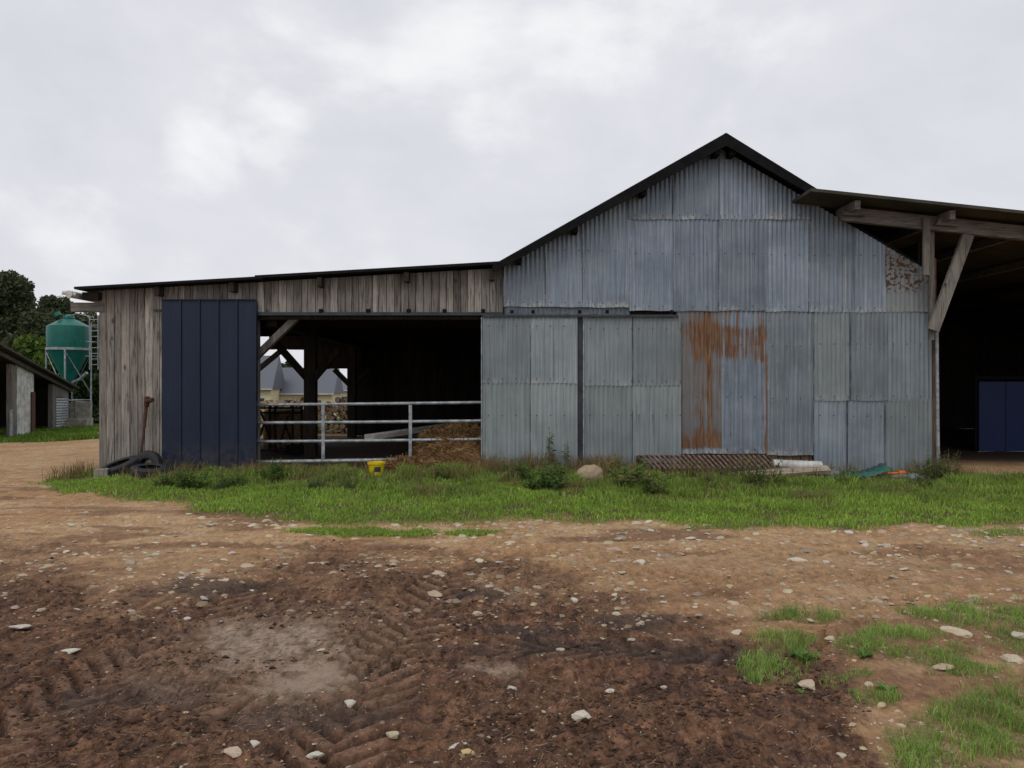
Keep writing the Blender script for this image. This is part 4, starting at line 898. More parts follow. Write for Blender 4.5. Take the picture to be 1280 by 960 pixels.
# ------------------------------------------------------------------ weeds
def plant(name, h, nst, spread, leaf, cols, dry=0.0, seed=1):
    rg = np.random.default_rng(seed); root = empty(name, (0, 0, 0), None, "weed", "weeds along the barn wall")
    st = MB(); V = []; Q = []; C = []
    for s in range(nst):
        a = rg.uniform(0, 6.28); r = spread * rg.uniform(0, 1) ** .7; bx_, by_ = r * .5 * math.cos(a), r * .5 * math.sin(a); hh = h * rg.uniform(.5, 1.1)
        p0 = Vector((bx_, by_, 0)); p1 = Vector((bx_ + r * .5 * math.cos(a), by_ + r * .5 * math.sin(a), hh)); st.tube([p0, p0.lerp(p1, .5) + Vector((rg.normal(0, .02), rg.normal(0, .02), .03)), p1], [.006, .005, .002], 5)
        for k in range(int(10 + hh * 26)):
            t = rg.uniform(.12, 1.0); c = p0.lerp(p1, t); q = rg.uniform(0, 6.28); l = leaf * rg.uniform(.5, 1.2) * (1.15 - .6 * t); e = rg.uniform(-.5, .6)
            d = Vector((math.cos(q) * math.cos(e), math.sin(q) * math.cos(e), math.sin(e))) * l; sdv = Vector((-math.sin(q), math.cos(q), rg.uniform(-.4, .4))) * l * .24
            o = len(V); V += [c, c + d * .5 + sdv, c + d + Vector((0, 0, -l * .2)), c + d * .5 - sdv]; Q.append((o, o + 1, o + 2, o + 3))
            cc_ = np.array(cols[0]) * (1 - t) + np.array(cols[1]) * t
            if rg.random() < dry: cc_ = np.array((.22, .15, .08))
            C += [tuple(cc_ * rg.uniform(.7, 1.3))] * 4
    st.build("stem", M['leaf_stem'], None).parent = root
    o = np_mesh("foliage", [tuple(v) for v in V], quads=np.array(Q), mat=M['leaf'], cols=np.array(C)); o.parent = root
    return root
M['leaf_stem'] = mat_simple("weed_stem", (.10, .12, .04), .8)
def place(root, x, y, rz, s, label, first):
    o = root
    if not first:
        o = root.copy(); COL.objects.link(o)
        for ch in root.children:
            c = ch.copy(); COL.objects.link(c); c.parent = o
    o.location = (x, y, gz(x, y)); o.rotation_euler = (0, 0, rz); o.scale = (s, s, s); o["label"] = label; return o
WG = ((.035, .085, .012), (.09, .17, .03))
kinds = {'nettle': plant("nettle_clump", .48, 26, .45, .11, ((.028, .075, .012), (.07, .15, .025)), 0, 3), 'dock': plant("dock_weed", .6, 12, .35, .13, WG, .15, 5),
         'dry': plant("dry_weed", .62, 16, .40, .07, ((.10, .10, .035), (.20, .14, .06)), .55, 9), 'bramble': plant("bramble", .55, 30, .6, .09, ((.04, .075, .02), (.10, .14, .05)), .1, 12)}
used = set()
def pl(kind, px, py, s, label):
    x_, y_ = G(px, py); place(kinds[kind], x_, y_, random.uniform(0, 6), s, label, kind not in used); used.add(kind)
pl('nettle', 682, 618, 1.0, "dark green nettle clump in front of the left sliding door")
pl('nettle', 645, 606, .8, "small nettle clump below the left sliding door's free edge")
pl('nettle', 240, 614, .75, "leafy weed clump in front of the navy door's left side")
pl('nettle', 345, 603, .8, "leafy weed clump at the gate's left end")
pl('dock', 700, 590, 1.3, "single tall pale weed against the left sliding door")
pl('dock', 783, 617, .9, "broad-leaved weed beside the beige boulder")
pl('dock', 820, 622, .8, "broad-leaved weed between beige boulder and scrap heap")
pl('dock', 1065, 612, .55, "low weed in front of the green sheet")
pl('dry', 925, 607, .95, "brown dry weed growing through the iron racks")
pl('dry', 860, 606, .8, "dry seeding weed before the left end of the racks")
pl('dry', 700, 598, .7, "reddish dry weed at the foot of the left sliding door")
pl('dry', 615, 600, .6, "dry weed by the left edge of the sliding doors")
pl('dry', 890, 612, .7, "dry weed in front of the lower iron rack")
pl('dry', 560, 606, .45, "dry weed in the grass before the hay heap")
pl('bramble', 950, 612, .9, "green bramble in front of the plank and roll")
pl('bramble', 1172, 603, .85, "bushy bramble growing at the barn's right corner")
pl('bramble', 1150, 615, .55, "low bramble beside the grey slabs")
pl('bramble', 205, 612, .5, "small bramble between the tyres and the navy door")
pl('dry', 1185, 598, .8, "thin dry weed by the drain pipe at the barn corner")
for i in range(26):
    px = random.choice((random.uniform(215, 330), random.uniform(600, 840), random.uniform(830, 1160), random.uniform(330, 600)))
    x_, y_ = G(px, random.uniform(602, 618)); kd = random.choice(('nettle', 'dock', 'dry', 'dry', 'bramble'))
    if abs(px - 471) < 35: continue
    place(kinds[kd], x_, y_, random.uniform(0, 6), random.uniform(.28, .5), "small weed standing in the unmown part of the verge", False)
# foreground rosettes
def rosette(name, n, l, seed):
    rg = np.random.default_rng(seed); V = []; Q = []; C = []
    for k in range(n):
        q = rg.uniform(0, 6.28); ll = l * rg.uniform(.6, 1.2); e = rg.uniform(.15, .9); d = Vector((math.cos(q), math.sin(q), math.tan(e) * .6)) * ll; s = Vector((-math.sin(q), math.cos(q), 0)) * ll * .2
        o = len(V); V += [Vector((0, 0, 0)), d * .5 + s + Vector((0, 0, ll * .12)), d, d * .5 - s + Vector((0, 0, ll * .12))]; Q.append((o, o + 1, o + 2, o + 3)); C += [tuple(np.array((.13, .25, .05)) * rg.uniform(.65, 1.2))] * 4
    return np_mesh(name, [tuple(v) for v in V], quads=np.array(Q), mat=M['leaf'], cols=np.array(C))
for (px, py, n, l, lab) in ((1003, 824, 22, .085, "bright leafy rosette weed among the left grass tufts"), (1080, 822, 30, .06, "small grey-green rosette before the middle grass tuft"), (1108, 862, 34, .06, "low clover-like weed patch beside a pale stone"), (1002, 868, 10, .04, "tiny green seedling on the brown earth")):
    x_, y_ = G(px, py); o = rosette("rosette_weed", n, l, px); o.location = (x_, y_, gz(x_, y_)); tag(o, lab, "weed", "rosette weeds on the yard")

# ------------------------------------------------------------------ stones
def stone_mesh(seed, sub=2):
    import bmesh
    bm = bmesh.new(); bmesh.ops.create_icosphere(bm, subdivisions=sub, radius=1); rg = np.random.default_rng(seed)
    dirs = rg.normal(size=(9, 3)); dirs /= np.linalg.norm(dirs, axis=1)[:, None]; cut = rg.uniform(.38, .85, 9)
    for v in bm.verts:
        c = np.array(v.co); m = 1.0
        for d, k in zip(dirs, cut):
            dp = float(c @ d)
            if dp > k: m = min(m, k / dp)
        v.co = Vector(c * m * (1 + rg.normal(0, .05)))
    me = bpy.data.meshes.new("stone"); bm.to_mesh(me); bm.free(); me.materials.append(M['stone']); return me
SM = [stone_mesh(i) for i in range(9)]
def stone(px, py, wpx, flat, tone, label, group=None, rz=None):
    x_, y_ = G(px, py); d = y_; r_ = wpx / F * d / 2; o = bpy.data.objects.new("stone", random.choice(SM)); COL.objects.link(o)
    o.scale = (r_, r_ * random.uniform(.65, .95), r_ * flat); o.rotation_euler = (random.uniform(-.2, .2), random.uniform(-.2, .2), rz if rz is not None else random.uniform(-.5, .5))
    o.location = (x_, y_, gz(x_, y_) + r_ * flat * .35); o["tone"] = tone; o["seed"] = [random.uniform(0, 50) for _ in range(3)]; return tag(o, label, "stone", group)
for a in [(725, 901, 34, .45, (1.05, 1.03, .95), "large cream stone lying alone on dark mud right of centre"), (491, 926, 28, .55, (1.0, .93, .75), "cream blocky stone on the mud below the pale silt"), (639, 864, 19, .75, (.95, .98, .98), "round greyish white stone below the wet black mud"),
          (437, 887, 20, .5, (1, 1, .98), "white stone stuck in a dark mud clod"), (582, 946, 26, .45, (1.05, .85, .5), "yellow ochre stone at the bottom edge"), (570, 938, 30, .25, (1.05, 1.05, 1.05), "flat white broken stone beside the yellow ochre one"),
          (292, 954, 34, .3, (.95, .78, .68), "pinkish flat stone at the bottom edge"), (318, 941, 18, .4, (1.05, 1.05, 1.02), "small white stone by the pinkish flat stone"), (392, 950, 26, .35, (1.05, 1.05, 1.05), "white stone near the bottom edge by scattered chips"),
          (87, 822, 32, .22, (1.05, 1.03, 1), "long white stone left of the tyre tracks"), (26, 792, 38, .2, (1, .97, .92), "long thin pale stone by the photo's left edge"), (547, 790, 20, .45, (1.05, 1.05, .98), "pale egg-shaped stone beside the right tyre track"),
          (596, 766, 18, .5, (1, .88, .75), "rounded beige stone with smaller ones beside it"), (718, 748, 14, .7, (1.05, 1.05, 1.02), "upright white stone on the edge of dark mud"), (1010, 858, 28, .4, (.88, .78, .65), "flat tan stone on brown earth below the grass tufts"),
          (1084, 855, 17, .5, (.95, .88, .74), "tan stone above the clover-like weed"), (1100, 881, 16, .75, (.95, .82, .58), "yellowish upright stone left of the clover-like weed"), (1176, 836, 32, .35, (.8, .66, .56), "flat pinkish brown stone below the middle grass tuft"),
          (761, 864, 17, .35, (1.02, 1.02, 1), "flat white chip of stone on the mud"), (830, 860, 12, .6, (1.05, 1, .9), "small cream stone on the mud left of the grass"), (1052, 944, 17, .4, (.95, .9, .78), "tan stone near the bottom at the grass edge"),
          (801, 704, 17, .5, (1.05, 1.05, 1), "white stone on the tan track in the middle distance"), (994, 703, 32, .2, (1, .97, .9), "wide flat pale stone sunk in the tan track"), (1038, 802, 18, .4, (.95, .88, .72), "tan stone between the left and middle grass tufts"),
          (1275, 800, 26, .6, (.85, .8, .7), "grey stone at the right edge beside grass"), (1262, 826, 34, .4, (.9, .82, .7), "broad tan stone near the right edge"), (1195, 795, 40, .25, (.95, .85, .7), "broad flat beige stone amid the right grass"), (919, 792, 18, .35, (1, .93, .8), "flat beige stone just left of the grass tufts")]:
    stone(*a)
k = 0
while k < 262:
    py = 652 + 165 * random.random() ** 1.7; px = random.uniform(-20, 1290)
    x_, y_ = G(px, py); xa, ya = np.array([x_]), np.array([y_])
    if verge_mask(xa, ya)[0] > .3 or random.random() > (.25 + .9 * (.5 < float(fbm(xa * .9, ya * .9, 3, 3)[0]))) * (1 if px < 900 else .6): continue
    wp = random.choice((5, 6, 7, 7, 8, 9, 10, 11, 13, 16)); c = random.uniform(.72, 1.08)
    stone(px, py, wp, random.uniform(.16, .42), (c, c * random.uniform(.9, 1), c * random.uniform(.78, .98)), "pale limestone lying half buried in the bare earth yard", "pale stones scattered over the yard"); k += 1
# pebbles (uncountable)
def pebbles(n, name, size, label, ymax, ymin=3.0):
    ico = SM[0]; nv = 12; base = np.array([(math.cos(k * 1.0472) * q, math.sin(k * 1.0472) * q, zq) for q, zq in ((1, -.2), (.66, .42)) for k in range(6)], float)
    tri = np.array([(k, (k + 1) % 6, 6 + (k + 1) % 6) for k in range(6)] + [(k, 6 + (k + 1) % 6, 6 + k) for k in range(6)] + [(6, 7, 8), (6, 8, 9), (6, 9, 10), (6, 10, 11)])
    py = 480 + EYE * F / ymax + (EYE * F / ymin - EYE * F / ymax) * rng.random(n) ** 1.2; px = rng.uniform(-60, 1340, n); d = EYE * F / (py - 480); X = (px - 640) / F * d; Y = d
    ok = (verge_mask(X, Y) < .4) & (rng.random(n) < .25 + 1.1 * (fbm(X * 1.6, Y * 1.6, 1, 3) > .5)) & (silt_mask(X, Y) < .4) & ((size < .01) | (rng.random(n) < sstep(-5.5, -2.5, X))); X = X[ok]; Y = Y[ok]; n = len(X)
    s = np.minimum(size * rng.lognormal(0, .5, n) * np.clip(Y / 5, .8, 2.4), .055); Z = ground_h(X, Y) + s * .05; a = rng.uniform(0, 6.28, n); B = base[None] * rng.uniform(.65, 1.35, (n, 12, 1)) * s[:, None, None]; B[..., 0] *= 1.35
    c, sn = np.cos(a)[:, None], np.sin(a)[:, None]; V = np.stack([B[..., 0] * c - B[..., 1] * sn + X[:, None], B[..., 0] * sn * .8 + B[..., 1] * c + Y[:, None], B[..., 2] * .7 + Z[:, None]], -1)
    t = (np.arange(n)[:, None, None] * 12 + tri[None]).reshape(-1, 3); u = rng.uniform(.55, 1.1, n)[:, None]; C = np.array([[.54, .46, .345]]) * u * np.stack([np.ones(n), rng.uniform(.88, 1, n), rng.uniform(.72, 1, n)], 1)
    md = (mudness(X, Y) * rng.uniform(0, .95, n))[:, None]; C = C * (1 - md) + np.array([[.15, .085, .055]]) * md
    o = np_mesh(name, V.reshape(-1, 3), tris=t, mat=M['straw'], cols=np.repeat(C[:, None], 12, 1).reshape(-1, 3)); tag(o, label, "pebbles", None, "stuff")
pebbles(9000, "pebbles", .0056, "small pale pebbles and chips strewn across the yard earth", 11.5)
pebbles(2600, "stone_chips", .014, "pale broken stone chips thick on the track before the verge", 11.0, 5.4)
# dark clods torn up by the tyres
def clods(n):
    base = np.array([(1, 0, 0), (-1, 0, 0), (0, 1, 0), (0, -1, 0), (0, 0, .8), (0, 0, -.5)], float); tri = np.array([(0, 2, 4), (2, 1, 4), (1, 3, 4), (3, 0, 4), (2, 0, 5), (1, 2, 5), (3, 1, 5), (0, 3, 5)])
    py = 660 + 320 * rng.random(n); px = rng.uniform(-60, 1150, n); d = EYE * F / (py - 480); X = (px - 640) / F * d; Y = d
    ok = rng.random(n) < mudness(X, Y) * sstep(.45, .6, fbm(X * 2.2, Y * 3.2, 6, 3)) * (1 - silt_mask(X, Y)) * (1 - .8 * track_h(X, Y)[2]); X = X[ok]; Y = Y[ok]; n = len(X)
    s = np.minimum(.0055 * rng.lognormal(0, .55, n), .016); Z = ground_h(X, Y) + s * .2; B = base[None] * rng.uniform(.5, 1.5, (n, 6, 1)) * s[:, None, None]; B[..., 0] *= 1.5
    V = B + np.stack([X, Y, Z], 1)[:, None]; t = (np.arange(n)[:, None, None] * 6 + tri[None]).reshape(-1, 3); C = np.array([[.085, .047, .031]]) * rng.uniform(.45, 1.3, n)[:, None]
    tag(np_mesh("mud_clods", V.reshape(-1, 3), tris=t, mat=M['straw'], cols=np.repeat(C[:, None], 6, 1).reshape(-1, 3), smooth=True), "dark clods of mud torn up by tractor tyres", "mud clods", None, "stuff")
clods(16000)
# straw and twig litter on the mud
n = 9000; py = 690 + 290 * rng.random(n); px = rng.uniform(-40, 1320, n); d = EYE * F / (py - 480); X = (px - 640) / F * d; Y = d; ok = rng.random(n) < .15 + mudness(X, Y) * sstep(.4, .6, fbm(X * 2, Y * 2, 5, 3)); X = X[ok]; Y = Y[ok]; n = len(X)
a = rng.uniform(0, np.pi, n); l = rng.uniform(.008, .04, n); Z = ground_h(X, Y) + .006; dv = np.stack([np.cos(a) * l, np.sin(a) * l, rng.normal(0, .006, n)], 1) / 2 * 1.6; s = np.stack([-np.sin(a), np.cos(a), 0 * a], 1) * .0013; c = np.stack([X, Y, Z], 1)
V = np.stack([c - dv - s, c + dv - s, c + dv + s + [0, 0, .002], c - dv + s + [0, 0, .002]], 1).reshape(-1, 3); u = rng.random(n)[:, None]; C = np.array([[.10, .055, .035]]) * (1 - u) + np.array([[.28, .19, .11]]) * u ** 2
tag(np_mesh("straw_litter", V, quads=np.arange(n * 4).reshape(-1, 4), mat=M['straw'], cols=np.repeat(C[:, None], 4, 1).reshape(-1, 3)), "short bits of straw and twig trodden into the mud", "straw litter", None, "stuff")

# ------------------------------------------------------------------ left: outbuilding, silo
ob = empty("outbuilding", (-15.6, 25.5, 0), "low tumbledown outbuilding with open bays left of the silo", "outbuilding")
A = Vector((-14.55, 20.0, 0)); Bp = Vector((-16.42, 29.0, 0))
def ol(px):                                   # point along its front for a photo column
    k = (px - 640) / F; t = (k * A.y - A.x) / ((Bp.x - A.x) - k * (Bp.y - A.y)); return A.lerp(Bp, t)
def oz(px, py): return PZ(py, ol(px).y)
def opanel(px0, px1, yt0, yt1, yb0, yb1, off=0, th=.04):
    p, q = ol(px0), ol(px1); nrm = Vector((q.y - p.y, -(q.x - p.x), 0)).normalized(); nrm = nrm if nrm.x > 0 else -nrm
    vs = []
    for o_ in (off, off - th):
        for (r, px, py) in ((p, px0, yb0), (q, px1, yb1), (q, px1, yt1), (p, px0, yt0)): vs.append((r.x + nrm.x * o_, r.y + nrm.y * o_, PZ(py, r.y) if py else 0))
    return MB().add(vs, [(0, 1, 2, 3), (7, 6, 5, 4), (0, 4, 5, 1), (3, 2, 6, 7), (0, 3, 7, 4), (1, 5, 6, 2)], (.5, random.random(), .5))
opanel(19, 40, 448, 456, 547, 543, .05).build("white_panel", M['limewash'], ob); opanel(36, 40.5, 490, 490, 543, 541, .09, .03).build("rusty_strip", M['rust'], ob)
opanel(12, 17, 455, 458, 549, 548, .06, .15).build("post", M['beam_z'], ob); opanel(64, 68, 480, 482, 540, 539, .05, .15).build("post", M['beam_z'], ob); opanel(40, 42, 460, 462, 543, 542, .02, .1).build("post", M['old_wood'], ob)
opanel(68, 84, 478, 484, 496, 497, .05).build("gable_board", M['beam_z'], ob)
p_, q_ = ol(68.5), ol(84); mb = MB(); vs = []; n = 60
for j in range(2):
    for i in range(11):
        pass
rows = 60
for r in range(rows + 1):
    for t in (0, 1):
        b_ = p_.lerp(q_, t); z0_, z1_ = 0.02, PZ(497, b_.y); vs.append((b_.x + .05 + .012 * math.sin(r * 2 * math.pi / 5), b_.y, z0_ + (z1_ - z0_) * r / rows))
mb.add(vs, [(2 * r, 2 * r + 1, 2 * r + 3, 2 * r + 2) for r in range(rows)]); mb.build("corrugated_panel", M['tube'], ob, True)
# roof, sloping down away from us, and the dark inside
def oroof(px, dy=0): p = ol(px); return Vector((p.x, p.y, PZ(np.interp(px, [-60, 0, 86], [408, 442, 486]) + dy, p.y)))
r0, r1 = oroof(-60), oroof(86); back = Vector((-5.5, -1.0, 0)); fr = Vector((.35, .08, 0))
mb = MB(); up = Vector((0, 0, .06)); mb.add([r0 + fr, r1 + fr, r1 + back, r0 + back, r0 + fr + up, r1 + fr + up, r1 + back + up, r0 + back + up], [(3, 2, 1, 0), (4, 5, 6, 7), (0, 1, 5, 4), (1, 2, 6, 5), (2, 3, 7, 6), (3, 0, 4, 7)]); mb.build("roof", M['roof'], ob)
MB().bar(r0 + Vector((.12, .02, -.12)), r1 + Vector((.12, .02, -.07)), .08, .12, (0, 0, 1), (.3, .4, .5)).build("eave_beam", M['beam_x'], ob)
bw = MB(); pA, pB = A + Vector((-3.6, -.7, 0)), Bp + Vector((-3.6, -.7, 0)); bw.add([pA, pB, pB + Vector((0, 0, 1.7)), pA + Vector((0, 0, 3.6)), pA + Vector((-.1, 0, 0)), pB + Vector((-.1, 0, 0)), pB + Vector((-.1, 0, 1.7)), pA + Vector((-.1, 0, 3.6))], [(0, 1, 2, 3), (7, 6, 5, 4), (0, 4, 5, 1), (3, 2, 6, 7), (0, 3, 7, 4), (1, 5, 6, 2)], (.4, .2, .5)); bw.build("rear_wall", M['old_wood'], ob)
ew = MB(); ew.bar(Bp + Vector((0, 0, .85)), Bp + Vector((-3.6, -.7, .85)), .1, 1.66, (0, 0, 1), (.4, .3, .5)); ew.build("end_wall", M['old_wood'], ob)
MB().bar(P(14, 512, 23.4), P(14, 547, 23.4), .10, .03, (1, 0, 0)).build("ladder_stile", M['tube'], ob)

SD = 30.0; s0 = Vector((PX(86, SD), SD, 0)); silo = empty("feed_silo", s0, "green fibreglass feed silo on thin galvanised legs", "silo")
pz = lambda py: PZ(py, SD); rs = 24.2 / F * SD
MB().lathe([(0, pz(397)), (.16, pz(397)), (.20, pz(399)), (rs * .45, pz(400.5)), (rs, pz(408)), (rs * 1.015, pz(412)), (rs * 1.02, pz(434)), (rs, pz(437))], 48, s0).build("tank", M['silo'], silo, True, 50)
MB().lathe([(rs, pz(437)), (rs * .97, pz(440)), (.17, pz(477)), (.15, pz(484)), (0, pz(484))], 48, s0).build("hopper_cone", M['silo'], silo, True, 50)
MB().lathe([(0, pz(393)), (.17, pz(394)), (.21, pz(398)), (.18, pz(399))], 24, s0).build("lid", M['silo'], silo, True)
MB().tube([s0 + Vector((-.36, -.2, pz(392))), s0 + Vector((-.28, -.2, pz(396)))], .12, 12).build("vent", M['silo'], silo, True)
MB().lathe([(rs * 1.0, pz(438)), (rs * 1.05, pz(438)), (rs * 1.05, pz(435)), (rs * 1.0, pz(435))], 48, s0, close=True).build("ring", M['tube'], silo, True)
for k in range(4):
    q = R(20 + 90 * k); q2 = R(20 + 90 * (k + 1)); c = lambda a, z: s0 + Vector((rs * 1.02 * math.cos(a), rs * 1.02 * math.sin(a), z))
    MB().tube([c(q, pz(435)), c(q, .25)], .035, 8).build("leg", M['tube'], silo, True)
    MB().tube([c(q, pz(440)), c(q2, pz(492))], .02, 6).build("brace", M['tube'], silo, True)
    MB().tube([c(q, pz(500)), c(q2, pz(500))], .02, 6).build("brace", M['tube'], silo, True)
ld = MB(); lx = s0.x + rs + .32
for dx in (-.16, .16): ld.tube([(lx + dx, SD - .2, pz(395)), (lx + dx, SD - .2, pz(462))], .02, 6)
for k in range(9): ld.tube([(lx - .16, SD - .2, pz(400 + 7 * k)), (lx + .16, SD - .2, pz(400 + 7 * k))], .014, 6)
ld.build("ladder", M['tube'], silo, True)
hp = MB()
for k in range(3): hp.tube([(lx - .16, SD - .2, pz(410 + 18 * k)), (lx, SD - .75, pz(410 + 18 * k)), (lx + .2, SD - .75, pz(410 + 18 * k)), (lx + .16, SD - .2, pz(410 + 18 * k))], .012, 6)
hp.tube([(lx + .2, SD - .75, pz(405)), (lx + .2, SD - .75, pz(458))], .012, 6); hp.tube([s0 + Vector((0, -.2, pz(396))), (s0.x + .5, SD - .3, pz(393)), (lx, SD - .2, pz(397))], .014, 6); hp.build("ladder_cage", M['tube'], silo, True)
MB().tube([s0 + Vector((0, 0, pz(480))), s0 + Vector((.55, -.2, pz(474))), s0 + Vector((.85, -.3, pz(466)))], .06, 8).build("auger_pipe", M['tube'], silo, True)
for (px, py0, py1, w_, lab) in ((92, 503, 530, .62, "tall concrete block under the green silo"), (105, 502, 528, .5, "narrower concrete block at the silo's right leg"), (94, 524, 535, 1.0, "low concrete footing slab before the silo")):
    d = SD - (.5 if py1 < 534 else .9); MB_ = MB(); MB_.box((PX(px, d), d, (PZ(py0, d)) / 2), (w_, w_ * .9, max(.2, PZ(py0, d))), Matrix.Rotation(.3, 3, 'Z'), jit=.03); tag(MB_.build("concrete_block", M['concrete']), lab, "concrete block")

# ------------------------------------------------------------------ trees, hedges and houses behind
def leafcloud(cl, n, size, c0, c1, seed, squash=1.0):
    rg = np.random.default_rng(seed); V = []; C = []
    w_ = np.array([c[3] ** 2 for c in cl]); w_ = w_ / w_.sum(); ids = rg.choice(len(cl), n, p=w_); cl = np.array(cl)
    d = rg.normal(size=(n, 3)); d /= np.linalg.norm(d, axis=1)[:, None]; rr = rg.uniform(.45, 1.05, n) ** .6
    lump = .8 + .4 * fbm(d[:, 0] * 2 + ids * 3.1, d[:, 2] * 2 + ids * 1.7, seed % 5, 3)
    c = cl[ids, :3] + d * (rr * lump * cl[ids, 3])[:, None] * np.array([1, 1, squash]); a = rg.normal(size=(n, 3)); a /= np.linalg.norm(a, axis=1)[:, None]; b = np.cross(a, rg.normal(size=(n, 3))); b /= np.linalg.norm(b, axis=1)[:, None]
    s = size * rg.uniform(.5, 1.3, n)[:, None]; V = np.stack([c - a * s, c + b * s * .55, c + a * s, c - b * s * .55], 1).reshape(-1, 3)
    u = np.clip(rg.random(n) * .5 + .5 * vn(ids * 1.7, ids * .3, 3), 0, 1)[:, None]; C = (np.array(c0) * (1 - u) + np.array(c1) * u) * rg.uniform(.75, 1.25, n)[:, None]
    return V, np.arange(n * 4).reshape(-1, 4), np.repeat(C[:, None], 4, 1).reshape(-1, 3)
def tree(px, d, ytop, wpx, n, c0, c1, label, seed, name="oak_tree", base_frac=.25, group="trees behind the outbuilding"):
    rg = np.random.default_rng(seed); x_ = PX(px, d); zg = gz(x_, d); H = PZ(ytop, d) - zg; W = wpx / F * d / 2; root = empty(name, (x_, d, zg), label, "tree", group)
    cl = []
    for k in range(60):
        t = rg.uniform(base_frac, .97); ww = W * math.sin(math.pi * min(1, (t - base_frac * .6) / (1.08 - base_frac * .6))) ** .7; q = rg.uniform(0, 6.28); r_ = ww * rg.uniform(.2, .85) * rg.choice((.8, 1.0, 1.0, 1.25)); rad = H * rg.uniform(.045, .105)
        cl.append((x_ + r_ * math.cos(q), d + r_ * math.sin(q), zg + min(t * H, H - rad * .8), rad))
    V, Q, C = leafcloud(cl, int(n * 1.7), (.12 * d / 45), c0, c1, seed); V = V - np.array([x_, d, zg]); o = np_mesh("crown", V, quads=Q, mat=M['leaf'], cols=C); o.parent = root
    tm = MB(); tm.tube([(x_, d, zg - .2), (x_ + .1, d, zg + H * .3), (x_, d, zg + H * .6)], [H * .035, H * .026, H * .012], 10)
    for c in cl[:14]: tm.tube([(x_ + .1, d, zg + H * rg.uniform(.25, .5)), ((x_ + c[0]) / 2, (d + c[1]) / 2, zg + (H * .4 + c[2] - zg) / 2 + .2), c[:3]], [H * .012, H * .009, H * .004], 6)
    tm.build("trunk", M['bark'], root, True); return root
DG0, DG1 = (.034, .045, .019), (.098, .118, .053)
tree(18, 46, 343, 95, 16000, DG0, DG1, "tallest dark oak rising behind the outbuilding roof", 21)
tree(-45, 50, 330, 120, 9000, DG0, DG1, "broad dark oak at the left edge behind the outbuilding", 22)
tree(68, 50, 372, 60, 9000, DG0, DG1, "lower dark tree between the tall oak and the silo", 23)
tree(100, 56, 388, 55, 7000, DG0, DG1, "small dark tree behind the silo", 24)
tree(48, 41, 392, 70, 8000, DG0, DG1, "dense dark tree behind the outbuilding's low end", 28, base_frac=.1)
tree(135, 60, 400, 60, 5000, DG0, DG1, "dark tree behind the lean-to's left corner", 25)
for (px, d, yt, wp, sd, lab) in ((351, 120, 455, 8, 31, "thin conifer top above the grey-roofed house ridge"), (362, 125, 453, 12, 32, "conifer clump above the lower grey house roof"), (470, 110, 455, 60, 33, "dark tree behind the lean-to's rear wall")):
    tree(px, d, yt, wp, 2500, DG0, DG1, lab, sd, "conifer", .15, "conifers beyond the houses")
def hedge(pts, h, wd, n, c0, c1, label, seed, size=.12):
    rg = np.random.default_rng(seed); pts = [Vector(p) for p in pts]; cl = []; zs = gz(pts[0].x, pts[0].y)
    for p, q in zip(pts[:-1], pts[1:]):
        m = max(2, int((q - p).length / .5))
        for k in range(m):
            c = p.lerp(q, k / m)
            for lv in np.arange(.35, h, .6): cl.append((c.x + rg.normal(0, .12), c.y + rg.normal(0, .12), zs + min(lv + rg.normal(0, .15), h - .3), wd * rg.uniform(.35, .6)))
    V, Q, C = leafcloud(cl, n, size, c0, c1, seed); o = np_mesh("hedge", V, quads=Q, mat=M['leaf'], cols=C); tag(o, label, "hedge")
hedge([(PX(30, 36), 36, 0), (PX(62, 35), 35, 0)], 3.9, 1.1, 9000, (.05, .095, .014), (.14, .21, .035), "light green laurel hedge behind the outbuilding roof", 41, .15)
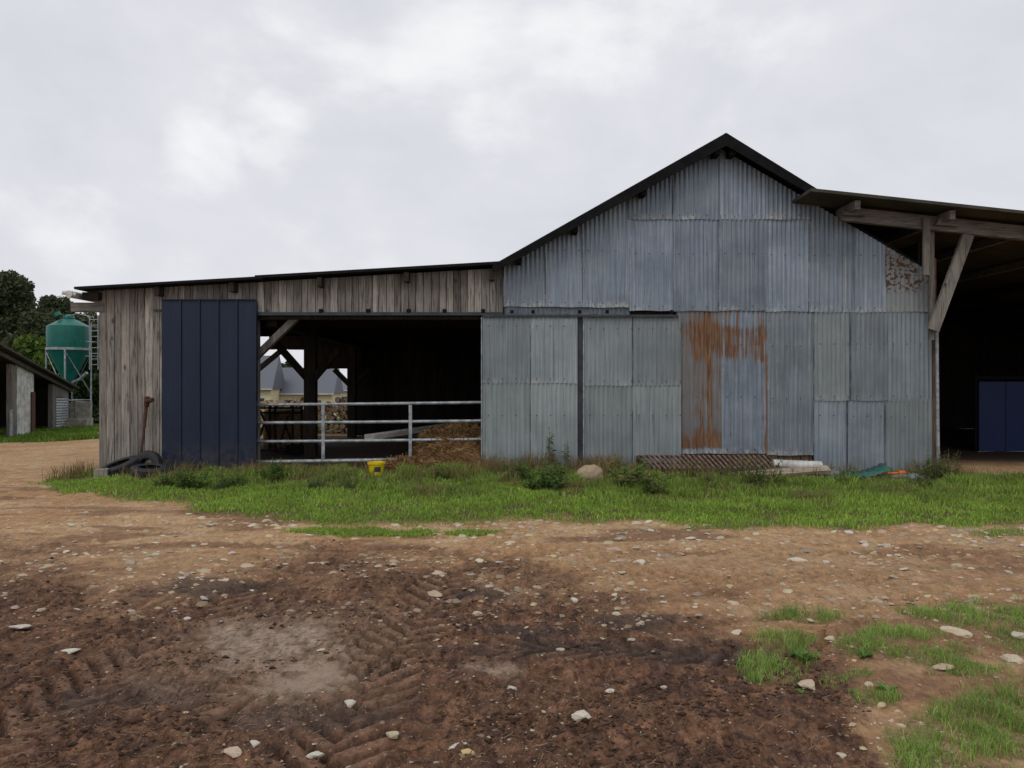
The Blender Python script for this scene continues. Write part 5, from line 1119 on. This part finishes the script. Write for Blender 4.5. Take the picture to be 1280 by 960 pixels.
hedge([(PX(60, 37), 37, 0), (PX(150, 36), 36, 0)], 4.0, 1.5, 16000, (.014, .032, .010), (.045, .075, .02), "dark tall hedge behind the feed silo", 42, .14)
hedge([(PX(112, 31), 31, 0), (PX(132, 31), 31, 0)], 3.0, .9, 6000, (.018, .045, .012), (.06, .11, .025), "narrow dark hedge between silo and lean-to", 43, .11)
hedge([(-70, 56, 0), (PX(60, 50), 54, 0)], 4.5, 2.0, 9000, DG0, DG1, "long dark hedgerow far behind the outbuilding", 44, .25)
def house(x0, x1, d, zg, eave, ridge, label, dep=4.0):
    h = empty("house", ((x0 + x1) / 2, d, zg), label, "house", "houses behind the farm")
    m = MB(); m.box(((x0 + x1) / 2, d + dep / 2, (zg + eave) / 2), (x1 - x0 - .5, dep, eave - zg)); m.build("wall", M['render_yellow'], h)
    m = MB(); yr = d + dep / 2; vs = [(x0, d - .4, eave - .1), (x1, d - .4, eave - .1), (x1, yr, ridge), (x0, yr, ridge), (x0, d + dep + .4, eave - .1), (x1, d + dep + .4, eave - .1)]
    m.add(vs, [(0, 1, 2, 3), (3, 2, 5, 4), (0, 3, 4), (1, 5, 2), (0, 4, 5, 1)]); rf = m.build("roof", M['slate'], h)
    MB().box(((x0 + x1) / 2, d - .45, eave - .12), (x1 - x0, .12, .12)).build("gutter", M['white'], h)
    for t in (.25, .7):
        xx = x0 + (x1 - x0) * t; wv = MB().box((xx, d - .03, (zg + eave) / 2 + .1), (1.1, .06, 1.2)).build("window", M['white'], h); MB().box((xx, d - .07, (zg + eave) / 2 + .1), (.9, .02, 1.0)).build("pane", M['label_dark'], wv)
HD = 78.0; zg_ = gz(-20, 80)
house(PX(285, HD), PX(342, HD), HD, zg_, PZ(485, HD), PZ(444.5, HD + 2), "tall slate-roofed yellow house seen left through the lean-to")
house(PX(343, HD + 3), PX(418.5, HD + 3), HD + 3, zg_, PZ(491, HD + 3), PZ(459.5, HD + 5), "lower slate-roofed pale yellow house seen through the lean-to")
house(PX(419, 98), PX(470, 98), 98, gz(-20, 98), PZ(487, 98), PZ(473, 98), "small distant dark-roofed house behind the rear post", 5)
print("verts ground", nx * ny, "logs", cnt)
